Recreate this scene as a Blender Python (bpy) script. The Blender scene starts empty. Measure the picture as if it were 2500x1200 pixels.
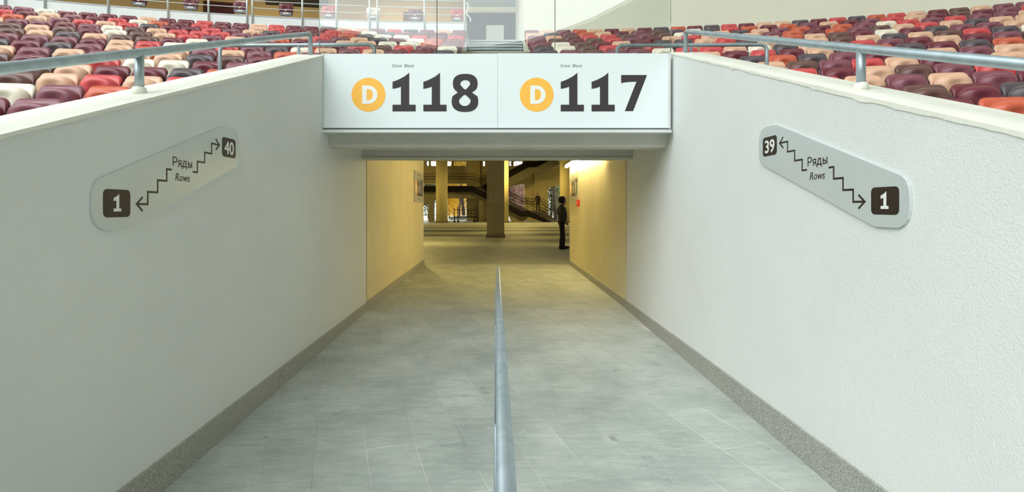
import bpy, bmesh, math, random
from mathutils import Vector, Matrix
from math import sin, cos, pi, sqrt, radians, atan2

S = bpy.context.scene
COL = S.collection
random.seed(7)

# ------------------------------------------------------------------ camera
F = 1300.0                       # focal length in pixels of the 2500 px wide frame
CX, CY, EYE = 1210.0, 506.0, 1.43
cd = bpy.data.cameras.new('camera')
cam = bpy.data.objects.new('camera', cd); COL.objects.link(cam)
cd.sensor_width = 36.0; cd.lens = F / 2500 * 36
cd.shift_x = (1250 - CX) / 2500; cd.shift_y = -(600 - CY) / 2500
cam.location = (0, 0, EYE); cam.rotation_euler = (pi / 2, 0, 0)
cd.clip_start = 0.05; cd.clip_end = 600
S.camera = cam

# ------------------------------------------------------------------ world, exposure
S.view_settings.view_transform = 'Standard'
S.view_settings.look = 'None'
S.view_settings.gamma = 1.0
S.view_settings.use_curve_mapping = False
S.view_settings.exposure = 0.0
W = bpy.data.worlds.new('overcast_sky'); S.world = W; W.use_nodes = True
wn = W.node_tree.nodes; wn.clear()
wo = wn.new('ShaderNodeOutputWorld'); wb = wn.new('ShaderNodeBackground')
wb.inputs['Color'].default_value = (0.92, 0.985, 1.0, 1)
wb.inputs['Strength'].default_value = 4.9
W.node_tree.links.new(wb.outputs[0], wo.inputs[0])

def light(name, kind, loc, energy, color, rot=(0, 0, 0), **kw):
    d = bpy.data.lights.new(name, kind); d.energy = energy; d.color = color
    for k, v in kw.items(): setattr(d, k, v)
    o = bpy.data.objects.new(name, d); COL.objects.link(o)
    o.location = loc; o.rotation_euler = rot
    return o

# sky light enters the arena through the oval opening of the roof
portal = light('roof_opening_portal', 'AREA', (-26, -42, 31.0), 1.0, (1, 1, 1), shape='RECTANGLE', size=94, size_y=98)
portal.data.cycles.is_portal = True
WARM = (1.0, 0.76, 0.23)
# lamps under the ceiling of the hall behind the tunnel
for (x, y, e) in ((-12, 47, 560), (2, 48, 560), (14, 47, 560)):
    light('hall_ceiling_lamp', 'AREA', (x, y, 6.3), e, WARM, size=1.2)
# unseen strip lights added across the hall: each lights a band of the floor
for (x, y, ln, a, e) in ((-3, 15.6, 15, 2, 150), (5, 20.6, 20, -2, 170), (-5, 21.2, 12, 3, 90), (0, 25.4, 24, 1.5, 210), (-6, 29.8, 14, -3, 120), (7, 31.0, 16, 2, 140), (0, 35.4, 26, -1, 220), (-4, 40.4, 20, 2, 180), (9, 41.5, 14, -2, 120), (0, 45.6, 28, 1, 220)):
    light('floor_band_light', 'AREA', (x, y, 6.4), e * 0.46, WARM, rot=(0, 0, radians(a)), shape='RECTANGLE', size=ln, size_y=0.25, spread=radians(40))
light('unseen_side_light', 'POINT', (-30, 31, 5.6), 5000, WARM, shadow_soft_size=0.3)  # unseen side source added for lit column flanks and bands of shade
light('hall_tunnel_lamp', 'AREA', (-4.6, 23.5, 4.6), 340, WARM, rot=(radians(-50), 0, radians(-14)), size=0.7)
# unseen fill lights added under the platform soffit to brighten its back wall
for (x, y) in ((-3.5, 20.5), (-9, 19), (-14.5, 16.5)):
    light('platform_fill', 'AREA', (x, y, EYE + 9.1), 110, (1.0, 0.86, 0.6), size=1.0)

# ------------------------------------------------------------------ helpers
_mats = {}
def lin(c):
    return tuple(((v / 255) / 12.92 if v / 255 <= 0.04045 else ((v / 255 + 0.055) / 1.055) ** 2.4) for v in c)

def mat(name, rgb, rough=0.6, metal=0.0, noise=0.0, nscale=8.0, bump=0.0, bscale=60.0, emit=None, coat=0.0, spec=0.5):
    """plain procedural surface: base colour broken up by noise, optional relief"""
    if name in _mats: return _mats[name]
    m = bpy.data.materials.new(name); m.use_nodes = True
    nt = m.node_tree; N = nt.nodes; L = nt.links
    b = N['Principled BSDF']
    c = lin(rgb)
    b.inputs['Base Color'].default_value = (*c, 1)
    b.inputs['Roughness'].default_value = rough
    b.inputs['Metallic'].default_value = metal
    b.inputs['Specular IOR Level'].default_value = spec
    if coat: b.inputs['Coat Weight'].default_value = coat
    if emit:
        b.inputs['Emission Color'].default_value = (*emit[0], 1); b.inputs['Emission Strength'].default_value = emit[1]
    if noise or bump:
        g = N.new('ShaderNodeNewGeometry')
    if noise:
        t = N.new('ShaderNodeTexNoise'); t.inputs['Scale'].default_value = nscale; t.inputs['Detail'].default_value = 6
        r = N.new('ShaderNodeValToRGB'); L.new(g.outputs['Position'], t.inputs['Vector'])
        r.color_ramp.elements[0].position = 0.3; r.color_ramp.elements[1].position = 0.7
        r.color_ramp.elements[0].color = (*[max(0, v * (1 - noise)) for v in c], 1)
        r.color_ramp.elements[1].color = (*[min(1, v * (1 + noise)) for v in c], 1)
        L.new(t.outputs['Fac'], r.inputs['Fac']); L.new(r.outputs['Color'], b.inputs['Base Color'])
    if bump:
        t2 = N.new('ShaderNodeTexNoise'); t2.inputs['Scale'].default_value = bscale; t2.inputs['Detail'].default_value = 4
        bp = N.new('ShaderNodeBump'); bp.inputs['Strength'].default_value = bump; bp.inputs['Distance'].default_value = 0.01
        L.new(g.outputs['Position'], t2.inputs['Vector']); L.new(t2.outputs['Fac'], bp.inputs['Height'])
        L.new(bp.outputs['Normal'], b.inputs['Normal'])
    _mats[name] = m
    return m

ORG = {}
def wloc(o): return ORG.get(o.name, Vector((0, 0, 0)))

def link(o, parent, world):
    COL.objects.link(o)
    if parent is not None:
        o.parent = parent; o.location = Vector(world) - wloc(parent)
    else:
        o.location = world
    ORG[o.name] = Vector(world)
    return o

def tag(o, label=None, cat=None, group=None, kind=None):
    if label: o['label'] = label
    if cat: o['category'] = cat
    if group: o['group'] = group
    if kind: o['kind'] = kind
    return o

def thing(name, loc, label=None, cat=None, group=None, kind=None):
    o = bpy.data.objects.new(name, None); o.empty_display_size = 0.2
    link(o, None, Vector(loc)); tag(o, label, cat, group, kind)
    return o

def obj(name, me, m, parent=None, kind=None):
    """mesh in world coordinates -> object with its origin at the foot of its bounds"""
    vs = [v.co for v in me.vertices]
    lo = Vector((min(v.x for v in vs), min(v.y for v in vs), min(v.z for v in vs)))
    hi = Vector((max(v.x for v in vs), max(v.y for v in vs), max(v.z for v in vs)))
    c = Vector(((lo.x + hi.x) / 2, (lo.y + hi.y) / 2, lo.z))
    me.transform(Matrix.Translation(-c))
    me.name = name
    if m is not None:
        if len(me.materials): me.materials.clear()
        for mm in (m if isinstance(m, (list, tuple)) else [m]): me.materials.append(mm)
    o = bpy.data.objects.new(name, me)
    link(o, parent, c)
    if kind: o['kind'] = kind
    return o

class MB:
    """collects simple shapes into one mesh"""
    def __init__(s): s.v = []; s.f = []; s.smooth = []; s.mi = []; s.cur = 0
    def add(s, vs, fs, smooth=False):
        n = len(s.v); s.v += [tuple(p) for p in vs]
        for f in fs: s.f.append([i + n for i in f]); s.smooth.append(smooth); s.mi.append(s.cur)
        return s
    def box(s, x0, x1, y0, y1, z0, z1, M=None):
        vs = [Vector((x, y, z)) for z in (z0, z1) for y in (y0, y1) for x in (x0, x1)]
        if M is not None: vs = [M @ v for v in vs]
        return s.add(vs, [(0, 2, 3, 1), (4, 5, 7, 6), (0, 1, 5, 4), (2, 6, 7, 3), (0, 4, 6, 2), (1, 3, 7, 5)])
    def prism(s, poly, axis, a, b):
        """polygon of (u,v) extruded along axis: 'X' -> (a..b, u, v); 'Y' -> (u, a..b, v); 'Z' -> (u, v, a..b)"""
        def P(u, v, w): return {'X': (w, u, v), 'Y': (u, w, v), 'Z': (u, v, w)}[axis]
        n = len(poly)
        area = sum(poly[i][0] * poly[(i + 1) % n][1] - poly[(i + 1) % n][0] * poly[i][1] for i in range(n))
        if (area > 0) == (axis == 'Y'): poly = poly[::-1]
        vs = [P(u, v, a) for u, v in poly] + [P(u, v, b) for u, v in poly]
        fs = [tuple(range(n))[::-1], tuple(range(n, 2 * n))] + [(i, (i + 1) % n, n + (i + 1) % n, n + i) for i in range(n)]
        if a > b: fs = [f[::-1] for f in fs]
        return s.add(vs, fs)
    def bar(s, p, q, w, h=None):
        """rectangular bar from p to q"""
        p, q = Vector(p), Vector(q); d = (q - p).normalized(); h = h or w
        up = Vector((0, 0, 1)) if abs(d.z) < 0.95 else Vector((0, 1, 0))
        a = d.cross(up).normalized() * w / 2; b = a.cross(d).normalized() * h / 2
        vs = [p - a - b, p + a - b, p + a + b, p - a + b, q - a - b, q + a - b, q + a + b, q - a + b]
        return s.add(vs, [(0, 3, 2, 1), (4, 5, 6, 7), (0, 1, 5, 4), (1, 2, 6, 5), (2, 3, 7, 6), (3, 0, 4, 7)])
    def tube(s, pts, r, n=12, cap=True):
        pts = [Vector(p) for p in pts]; rr = r if isinstance(r, (list, tuple)) else [r] * len(pts)
        rings = []; a = None
        for i, p in enumerate(pts):
            d = (pts[min(i + 1, len(pts) - 1)] - pts[max(i - 1, 0)]).normalized()
            if a is None:
                up = Vector((0, 0, 1)) if abs(d.z) < 0.9 else Vector((0, 1, 0))
                a = d.cross(up).normalized()
            else:
                a = (a - d * a.dot(d)).normalized()
            b = d.cross(a)
            rings.append([p + (a * cos(2 * pi * k / n) + b * sin(2 * pi * k / n)) * rr[i] for k in range(n)])
        vs = [v for R in rings for v in R]
        fs = [(i * n + k, i * n + (k + 1) % n, (i + 1) * n + (k + 1) % n, (i + 1) * n + k) for i in range(len(pts) - 1) for k in range(n)]
        s.add(vs, fs, True)
        if cap:
            m = len(s.v) - len(vs)
            s.f.append([m + k for k in range(n)][::-1]); s.smooth.append(False); s.mi.append(s.cur)
            s.f.append([m + (len(pts) - 1) * n + k for k in range(n)]); s.smooth.append(False); s.mi.append(s.cur)
        return s
    def cyl(s, x, y, z0, z1, r, n=24, r2=None):
        return s.tube([(x, y, z0), (x, y, z1)], [r, r if r2 is None else r2], n)
    def mesh(s, name='m'):
        me = bpy.data.meshes.new(name); me.from_pydata(s.v, [], s.f); me.update()
        me.polygons.foreach_set('use_smooth', s.smooth)
        if any(s.mi): me.polygons.foreach_set('material_index', s.mi)
        return me
    def build(s, name, m, parent=None, kind=None): return obj(name, s.mesh(name), m, parent, kind)

def bend(pts, r, n=6):
    """round the corners of a polyline"""
    pts = [Vector(p) for p in pts]; out = [pts[0]]
    for i in range(1, len(pts) - 1):
        a, b, c = pts[i - 1], pts[i], pts[i + 1]
        u = (a - b).normalized(); w = (c - b).normalized()
        p, q = b + u * r, b + w * r
        for k in range(n + 1):
            t = k / n; out.append(p * (1 - t) ** 2 + b * 2 * t * (1 - t) + q * t * t)
    return out + [pts[-1]]

def shape2d(loops, depth):
    """filled 2-D outline with holes -> thin solid mesh in x,y with z from 0 to depth"""
    cu = bpy.data.curves.new('shape', 'CURVE'); cu.dimensions = '2D'; cu.fill_mode = 'BOTH'; cu.extrude = depth / 2
    for lp in loops:
        sp = cu.splines.new('POLY'); sp.points.add(len(lp) - 1); sp.use_cyclic_u = True
        for p, (x, y) in zip(sp.points, lp): p.co = (x, y, 0, 1)
    return curve_mesh(cu, depth)

def curve_mesh(cu, depth):
    o = bpy.data.objects.new('tmp', cu); COL.objects.link(o)
    dg = bpy.context.evaluated_depsgraph_get()
    me = bpy.data.meshes.new_from_object(o.evaluated_get(dg))
    bpy.data.objects.remove(o); bpy.data.curves.remove(cu)
    me.transform(Matrix.Translation((0, 0, depth / 2)))
    for p in me.polygons: p.use_smooth = False
    return me

def text2d(body, size, depth, shear=0.0, offset=0.0, width=None, height=None):
    """lettering with its ink box's lower left at 0,0; width / height in metres stretch the ink box"""
    cu = bpy.data.curves.new('text', 'FONT'); cu.body = body; cu.size = size; cu.extrude = depth / 2
    cu.shear = shear; cu.offset = offset; cu.resolution_u = 4
    me = curve_mesh(cu, depth)
    xs = [v.co.x for v in me.vertices]; ys = [v.co.y for v in me.vertices]
    x0, y0 = min(xs), 0.0
    sx = width / (max(xs) - x0) if width else 1.0
    sy = height / max(ys) if height else 1.0
    me.transform(Matrix.Diagonal((sx, sy, 1, 1)) @ Matrix.Translation((-x0, -y0, 0)))
    return me

def frame_front(X, Y, Z):     # faces -Y (towards the pitch)
    return Matrix(((1, 0, 0, X), (0, 0, -1, Y), (0, 1, 0, Z), (0, 0, 0, 1)))
def frame_left(X, Y, Z):      # on the left wall, faces +X
    return Matrix(((0, 0, 1, X), (1, 0, 0, Y), (0, 1, 0, Z), (0, 0, 0, 1)))
def frame_right(X, Y, Z):     # on the right wall, faces -X
    return Matrix(((0, 0, -1, X), (-1, 0, 0, Y), (0, 1, 0, Z), (0, 0, 0, 1)))

def put(name, me, fr, m, parent):
    me.transform(fr); return obj(name, me, m, parent)

def rounded(w, h, r, n=6, x0=0, y0=0):
    out = []
    for cx, cy, a0 in ((w - r, h - r, 0), (r, h - r, 90), (r, r, 180), (w - r, r, 270)):
        for k in range(n + 1):
            a = radians(a0 + 90 * k / n); out.append((x0 + cx + r * cos(a), y0 + cy + r * sin(a)))
    return out
def circle(cx, cy, r, n=48, ry=None):
    return [(cx + r * cos(2 * pi * k / n), cy + (ry or r) * sin(2 * pi * k / n)) for k in range(n)]

def at(px, py, Y):            # a pixel of the photograph at depth Y, in metres
    return ((px - CX) / F * Y, Y, EYE + (CY - py) / F * Y)

# ------------------------------------------------------------------ materials
def plaster(name, rgb, blotch=0.06):
    m = mat(name, rgb, rough=0.85, noise=blotch, nscale=1.1, bump=0.35, bscale=110, spec=0.2)
    return m
M_WALL = plaster('white_plaster', (226, 228, 225), 0.03)
M_WALLIN = plaster('tunnel_plaster', (228, 218, 184), 0.05)
M_COPE = mat('coping_paint', (232, 230, 218), rough=0.7, noise=0.06, nscale=5, bump=0.3, bscale=40)
M_CONC = mat('painted_concrete', (205, 202, 192), rough=0.8, noise=0.05, nscale=3, bump=0.2, bscale=60)
M_STEEL = mat('galvanised_steel', (168, 180, 186), rough=0.42, metal=0.6, noise=0.12, nscale=14, bump=0.05, bscale=120)
M_PANEL = mat('sign_panel', (228, 235, 235), rough=0.35, noise=0.01, nscale=2)
M_SILVER = mat('brushed_plate', (206, 214, 214), rough=0.4, metal=0.25, noise=0.02, nscale=3)
M_INK = mat('sign_ink', (47, 39, 42), rough=0.6)
M_BADGE = mat('badge_ink', (42, 30, 24), rough=0.45)
M_WHITE = mat('white_print', (236, 236, 230), rough=0.5)
M_GREYINK = mat('grey_print', (105, 108, 110), rough=0.6)
M_ORANGE = mat('orange_print', (252, 186, 66), rough=0.5)
M_DARK = mat('dark_metal', (16, 11, 11), rough=0.7, spec=0.2)
M_TERR = mat('terrace_concrete', (150, 150, 146), rough=0.85, noise=0.1, nscale=3)
M_PARAPET = mat('parapet_white', (238, 241, 240), rough=0.6, noise=0.03, nscale=2)
M_CREAM = mat('cream_plaster', (240, 236, 216), rough=0.8, noise=0.03, nscale=0.8)
M_TAN = mat('tan_plaster', (214, 184, 132), rough=0.8, noise=0.05, nscale=0.8)

def granite_tile():
    m = bpy.data.materials.new('granite_tile'); m.use_nodes = True
    nt = m.node_tree; N = nt.nodes; L = nt.links; b = N['Principled BSDF']
    g = N.new('ShaderNodeNewGeometry'); oi = N.new('ShaderNodeObjectInfo')
    def noise(sc, det=5, rough=0.55):
        t = N.new('ShaderNodeTexNoise'); t.inputs['Scale'].default_value = sc; t.inputs['Detail'].default_value = det
        t.inputs['Roughness'].default_value = rough; L.new(g.outputs['Position'], t.inputs['Vector']); return t.outputs['Fac']
    def ramp(fac, stops):
        r = N.new('ShaderNodeValToRGB'); e = r.color_ramp.elements
        while len(e) < len(stops): e.new(0.5)
        for el, (p, c) in zip(e, stops): el.position = p; el.color = (*c, 1)
        L.new(fac, r.inputs['Fac']); return r.outputs['Color']
    def mix(a, bb, fac, mode='MIX'):
        x = N.new('ShaderNodeMix'); x.data_type = 'RGBA'; x.blend_type = mode
        for sock, v in ((x.inputs[6], a), (x.inputs[7], bb)):
            if isinstance(v, tuple): sock.default_value = (*v, 1)
            else: L.new(v, sock)
        if isinstance(fac, float): x.inputs[0].default_value = fac
        else: L.new(fac, x.inputs[0])
        return x.outputs[2]
    base = ramp(noise(1.6, 7, 0.65), [(0.3, lin((154, 161, 156))), (0.5, lin((171, 177, 171))), (0.72, lin((187, 192, 186)))])
    mp = N.new('ShaderNodeMapping'); mp.inputs['Scale'].default_value = (5, 26, 5); L.new(g.outputs['Position'], mp.inputs['Vector'])
    ts = N.new('ShaderNodeTexNoise'); ts.inputs['Scale'].default_value = 1.0; ts.inputs['Detail'].default_value = 6; ts.inputs['Roughness'].default_value = 0.7
    L.new(mp.outputs[0], ts.inputs['Vector'])
    base = mix(base, ramp(ts.outputs['Fac'], [(0.3, (0.84, 0.85, 0.85)), (0.5, (1, 1, 1)), (0.7, (1.13, 1.13, 1.12))]), 1.0, 'MULTIPLY')
    tone = ramp(oi.outputs['Random'], [(0.0, (0.93, 0.94, 0.93)), (1.0, (1.04, 1.04, 1.03))])
    c = mix(base, tone, 1.0, 'MULTIPLY')
    spk = ramp(noise(230, 3, 0.6), [(0.32, (0.80, 0.80, 0.80)), (0.5, (1, 1, 1)), (0.7, (1.15, 1.15, 1.15))])
    c = mix(c, spk, 1.0, 'MULTIPLY')
    dust = ramp(noise(22, 4, 0.65), [(0.67, (0, 0, 0)), (0.73, (1, 1, 1))])
    dmix = N.new('ShaderNodeMath'); dmix.operation = 'MULTIPLY'; dmix.inputs[1].default_value = 0.65
    L.new(dust, dmix.inputs[0])
    c = mix(c, lin((222, 223, 217)), dmix.outputs[0])
    pale = ramp(noise(2.6, 5, 0.7), [(0.55, (0, 0, 0)), (0.78, (0.4, 0.4, 0.4))])
    c = mix(c, lin((196, 200, 194)), pale)
    stain = ramp(noise(5.5, 4, 0.6), [(0.24, (0.62, 0.62, 0.6)), (0.34, (1, 1, 1))])
    c = mix(c, stain, 1.0, 'MULTIPLY')
    L.new(c, b.inputs['Base Color'])
    b.inputs['Roughness'].default_value = 0.62; b.inputs['Specular IOR Level'].default_value = 0.35
    bp = N.new('ShaderNodeBump'); bp.inputs['Strength'].default_value = 0.2; bp.inputs['Distance'].default_value = 0.003
    L.new(noise(120, 4), bp.inputs['Height']); L.new(bp.outputs['Normal'], b.inputs['Normal'])
    return m
M_TILE = granite_tile()
M_GROUT = mat('joint_mortar', (196, 197, 190), rough=0.9, noise=0.45, nscale=1.6)
def speckled(name, a, b_, sc=130):
    m = bpy.data.materials.new(name); m.use_nodes = True
    N = m.node_tree.nodes; L = m.node_tree.links; b = N['Principled BSDF']
    g = N.new('ShaderNodeNewGeometry'); t = N.new('ShaderNodeTexNoise'); t.inputs['Scale'].default_value = sc; t.inputs['Detail'].default_value = 3
    r = N.new('ShaderNodeValToRGB'); r.color_ramp.elements[0].position = 0.38; r.color_ramp.elements[1].position = 0.62
    r.color_ramp.elements[0].color = (*lin(a), 1); r.color_ramp.elements[1].color = (*lin(b_), 1)
    L.new(g.outputs['Position'], t.inputs['Vector']); L.new(t.outputs['Fac'], r.inputs['Fac']); L.new(r.outputs['Color'], b.inputs['Base Color'])
    b.inputs['Roughness'].default_value = 0.55
    return m
M_SKIRT = speckled('speckled_granite', (122, 122, 115), (190, 190, 182), 170)

def glass_mat():
    m = bpy.data.materials.new('clear_glass'); m.use_nodes = True
    N = m.node_tree.nodes; L = m.node_tree.links; N.clear()
    o = N.new('ShaderNodeOutputMaterial'); t = N.new('ShaderNodeBsdfTransparent'); gl = N.new('ShaderNodeBsdfGlossy')
    gl.inputs['Roughness'].default_value = 0.0; gl.inputs['Color'].default_value = (1, 1, 1, 1)
    t.inputs['Color'].default_value = (0.955, 0.975, 0.965, 1)
    fr = N.new('ShaderNodeFresnel'); fr.inputs['IOR'].default_value = 1.52
    mx = N.new('ShaderNodeMixShader'); L.new(fr.outputs[0], mx.inputs[0]); L.new(t.outputs[0], mx.inputs[1]); L.new(gl.outputs[0], mx.inputs[2])
    L.new(mx.outputs[0], o.inputs['Surface'])
    return m
M_GLASS = glass_mat()

# ------------------------------------------------------------------ arena: pitch, roof, far stands
XL, XR = -1.80, 1.85            # inner faces of the two ramp walls
YJ = 7.40                       # where ramp walls meet the tunnel
YE = 13.40                      # far end of the tunnel
YS = 5.55                       # face of the block sign
def ramp_z(y): return -0.02 * (YJ - y) if y < YJ else 0.0
def top_l(y): return EYE + 0.365 * y - 0.445
def top_r(y): return EYE + 0.365 * y - 0.421

M_GRASS = mat('pitch_grass', (92, 118, 78), rough=0.9, noise=0.2, nscale=0.4)
MB().box(-120, 120, -160, -1.6, -0.55, -0.35).build('ground', M_GRASS, kind='structure')
M_ROOF = mat('roof_soffit', (188, 192, 190), rough=0.8)
hole = [(20, -66), (15.5, -74.5), (10, -82), (5, -86.5), (-1, -89.5), (-6, -90.5), (-11, -89.5), (-20, -84), (-29, -78), (-46, -66), (-64, -50), (-72, -32),
        (-68, -14), (-60, 0), (-42, 6), (-22, 4), (-10, -4), (0, -14), (10, -28), (17, -42), (20, -55)]  # far edge follows the glass reflection; other edges shaped to balance light on walls
roof = shape2d([circle(-14, -46, 134, 64), hole], 0.6)
roof.transform(Matrix.Translation((0, 0, EYE + 30)))
obj('ceiling', roof, M_ROOF, kind='structure')
M_FAR = mat('far_seating', (120, 84, 84), rough=0.8, noise=0.35, nscale=0.9)
far = MB(); n = 48; vs = []; fs = []
for k in range(n + 1):
    a = radians(58 + (360 - 116) * k / n)
    for (rx, ry, z) in ((48, 54, -0.4), (70, 76, 8), (70, 76, 11), (100, 104, 31.4)):
        vs.append((-10 + rx * sin(a), -50 + ry * cos(a), z))
for k in range(n):
    for j in range(3): fs.append((k * 4 + j, k * 4 + j + 1, k * 4 + j + 5, k * 4 + j + 4))
far.add(vs, fs).build('stand_opposite', M_FAR, kind='structure')

# ------------------------------------------------------------------ ramp and tunnel walls
def side_wall(name, x0, x1, top, yj):
    m = MB(); ys = 5.70
    m.prism([(-1.6, -0.5), (yj, -0.5), (yj, 2.60), (ys + 0.3, 2.60), (ys + 0.3, top(ys) - 0.02), (ys, top(ys)), (-1.6, top(-1.6))], 'X', x0, x1)
    return m.build(name, M_WALL, kind='structure')
wl_ = side_wall('wall_left', XL - 0.32, XL, top_l, YJ)
wr_ = side_wall('wall_right', XR, XR + 0.32, top_r, YJ + 0.12)

def coping(name, xa, xb, top, parent):
    """thin coat of paint on the wall's sloping top with a ragged lower edge on the inner face"""
    rnd = random.Random(3 if xa < 0 else 4)
    vs = []; fs = []; n = 150; y0, y1 = -1.6, 5.66
    s_in = 1 if xa < 0 else -1      # direction from the wall towards the ramp
    drip = 0.0
    for i in range(n + 1):
        y = y0 + (y1 - y0) * i / n; z = top(y)
        drip = 0.75 * drip + rnd.uniform(-0.004, 0.0045)
        d = 0.012 + max(-0.008, drip) + (0.012 if rnd.random() < 0.04 else 0)
        vs += [(xb, y, z + 0.004), (xa + s_in * 0.003, y, z + 0.004), (xa + s_in * 0.004, y, z - d)]
    for i in range(n):
        for j in range(2):
            f = (i * 3 + j, i * 3 + j + 1, i * 3 + j + 4, i * 3 + j + 3)
            fs.append(f if s_in < 0 else f[::-1])
    me = MB().add(vs, fs).mesh()
    return obj('coping', me, M_COPE, parent)
coping('coping', XL, XL - 0.325, top_l, wl_)
coping('coping', XR, XR + 0.325, top_r, wr_)

# tunnel walls (rebated 12 mm behind the ramp walls, open joint between)
MB().box(XL - 0.42, XL - 0.012, 8.5, YE, 2.66, 2.82).build('wall_tunnel_left_top', M_WALLIN, kind='structure')
MB().box(XR + 0.012, XR + 0.42, 8.5, YE, 2.66, 2.82).build('wall_tunnel_right_top', M_WALLIN, kind='structure')
tl = MB().box(XL - 0.42, XL - 0.012, YJ + 0.10, YE, -0.5, 2.66).build('wall_tunnel_left', M_WALLIN, kind='structure')
tr = MB().box(XR + 0.012, XR + 0.42, YJ + 0.22, YE, -0.5, 2.66).build('wall_tunnel_right', M_WALLIN, kind='structure')
M_JOINT = mat('joint_filler', (118, 110, 90), rough=0.9)
MB().box(XL - 0.3, XL - 0.035, YJ - 0.01, YJ + 0.11, -0.3, 2.3).build('trim_1', M_JOINT, kind='structure')
MB().box(XR + 0.035, XR + 0.3, YJ + 0.11, YJ + 0.23, -0.3, 2.3).build('trim_2', M_JOINT, kind='structure')

# granite skirting, cut into slabs
def skirting(name, x_face, s_in, y0, y1, zlo, zhi, piece=1.18):
    root = thing(name, (x_face, (y0 + y1) / 2, 0), kind='structure')
    y = y0; k = 0
    while y < y1 - 0.05:
        ye = min(y + piece, y1)
        if y1 - ye < 0.3: ye = y1
        g = 0.0015
        m = MB(); t = 0.018 + 0.001 * (k % 2)
        xs = sorted((x_face, x_face + s_in * t)); dz = 0.0015 * ((k * 7) % 3)
        vs = []
        for yy in (y + g, ye - g):
            for (xx, zz) in ((xs[0], zlo(yy)), (xs[1], zlo(yy)), (xs[1], zhi(yy) + dz), (xs[0], zhi(yy) + dz)): vs.append((xx, yy, zz))
        m.add(vs, [(0, 1, 2, 3)[::1], (4, 7, 6, 5), (0, 4, 5, 1), (1, 5, 6, 2), (2, 6, 7, 3), (3, 7, 4, 0)])
        me = m.mesh(); bm = bmesh.new(); bm.from_mesh(me); bmesh.ops.recalc_face_normals(bm, faces=bm.faces); bm.to_mesh(me); bm.free()
        obj('slab', me, M_SKIRT, root)
        y = ye; k += 1
    return root
zo = lambda y: 0.110 - 0.0055 * (YJ - y)
skirting('baseboard_left', XL, 1, -1.5, YJ, lambda y: ramp_z(y) - 0.02, zo)
skirting('baseboard_right', XR, -1, -1.5, YJ + 0.12, lambda y: ramp_z(y) - 0.02, lambda y: 0.122 - 0.0055 * (YJ - y))
skirting('baseboard_tunnel_left', XL - 0.012, 1, YJ + 0.09, YE + 0.02, lambda y: -0.02, lambda y: 0.115)
skirting('baseboard_tunnel_right', XR + 0.012, -1, YJ + 0.21, YE + 0.02, lambda y: -0.02, lambda y: 0.115)

# ------------------------------------------------------------------ tiled floor
def clip(poly, n, d):
    """keep the part of poly where n.p <= d"""
    out = []
    for i in range(len(poly)):
        p, q = poly[i], poly[(i + 1) % len(poly)]
        a = n[0] * p[0] + n[1] * p[1] - d; b = n[0] * q[0] + n[1] * q[1] - d
        if a <= 0: out.append(p)
        if a * b < 0:
            t = a / (a - b); out.append((p[0] + (q[0] - p[0]) * t, p[1] + (q[1] - p[1]) * t))
    return out
def inset(poly, g):
    n = len(poly); c = (sum(p[0] for p in poly) / n, sum(p[1] for p in poly) / n); out = poly
    area = sum(poly[i][0] * poly[(i + 1) % n][1] - poly[(i + 1) % n][0] * poly[i][1] for i in range(n))
    if area < 0: poly = poly[::-1]
    for i in range(n):
        p, q = poly[i], poly[(i + 1) % n]
        L_ = sqrt((q[0] - p[0]) ** 2 + (q[1] - p[1]) ** 2)
        if L_ < 1e-6: continue
        nx, ny = (q[1] - p[1]) / L_, -(q[0] - p[0]) / L_
        out = clip(out, (nx, ny), nx * p[0] + ny * p[1] - g)
        if len(out) < 3: return []
    return out
ANG = radians(16.5); TD = (-sin(ANG), cos(ANG)); TN = (cos(ANG), sin(ANG))
TW, TL, TO = 0.305, 0.595, 0.17
def lay_tiles(root, x0, x1, y0, y1, zf, seed):
    rnd = random.Random(seed)
    for i in range(-30, 40):
        n0 = TO + i * TW
        off = {4: 2.86, 5: 2.74, 3: 2.72, 6: 2.88}.get(i, rnd.uniform(0, TL))
        off = off % TL
        for j in range(-8, 40):
            t0 = off + j * TL
            q = [(n0, t0), (n0 + TW, t0), (n0 + TW, t0 + TL), (n0, t0 + TL)]
            p = [(a * TN[0] + b * TD[0], a * TN[1] + b * TD[1]) for a, b in q]
            for nn, d in (((-1, 0), -x0), ((1, 0), x1), ((0, -1), -y0), ((0, 1), y1)):
                p = clip(p, nn, d)
                if len(p) < 3: break
            if len(p) < 3: continue
            p1 = inset(p, 0.0021); p2 = inset(p, 0.0046)
            if len(p1) < 3 or len(p2) != len(p1): continue
            ar = abs(sum(p1[k][0] * p1[(k + 1) % len(p1)][1] - p1[(k + 1) % len(p1)][0] * p1[k][1] for k in range(len(p1)))) / 2
            if ar < 0.004: continue
            dz = rnd.uniform(-0.0012, 0.0012); n = len(p1)
            area = sum(p1[k][0] * p1[(k + 1) % n][1] - p1[(k + 1) % n][0] * p1[k][1] for k in range(n))
            if area < 0: p1 = p1[::-1]; p2 = p2[::-1]
            vs = [(x, y, zf(y) - 0.012) for x, y in p1] + [(x, y, zf(y) - 0.0022 + dz) for x, y in p1] + [(x, y, zf(y) + dz) for x, y in p2]
            fs = [tuple(range(2 * n, 3 * n))]
            for k in range(n):
                k2 = (k + 1) % n
                fs += [(k, k2, n + k2, n + k), (n + k, n + k2, 2 * n + k2, 2 * n + k)]
            MB().add(vs, fs).build('tile', M_TILE, root)
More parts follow.
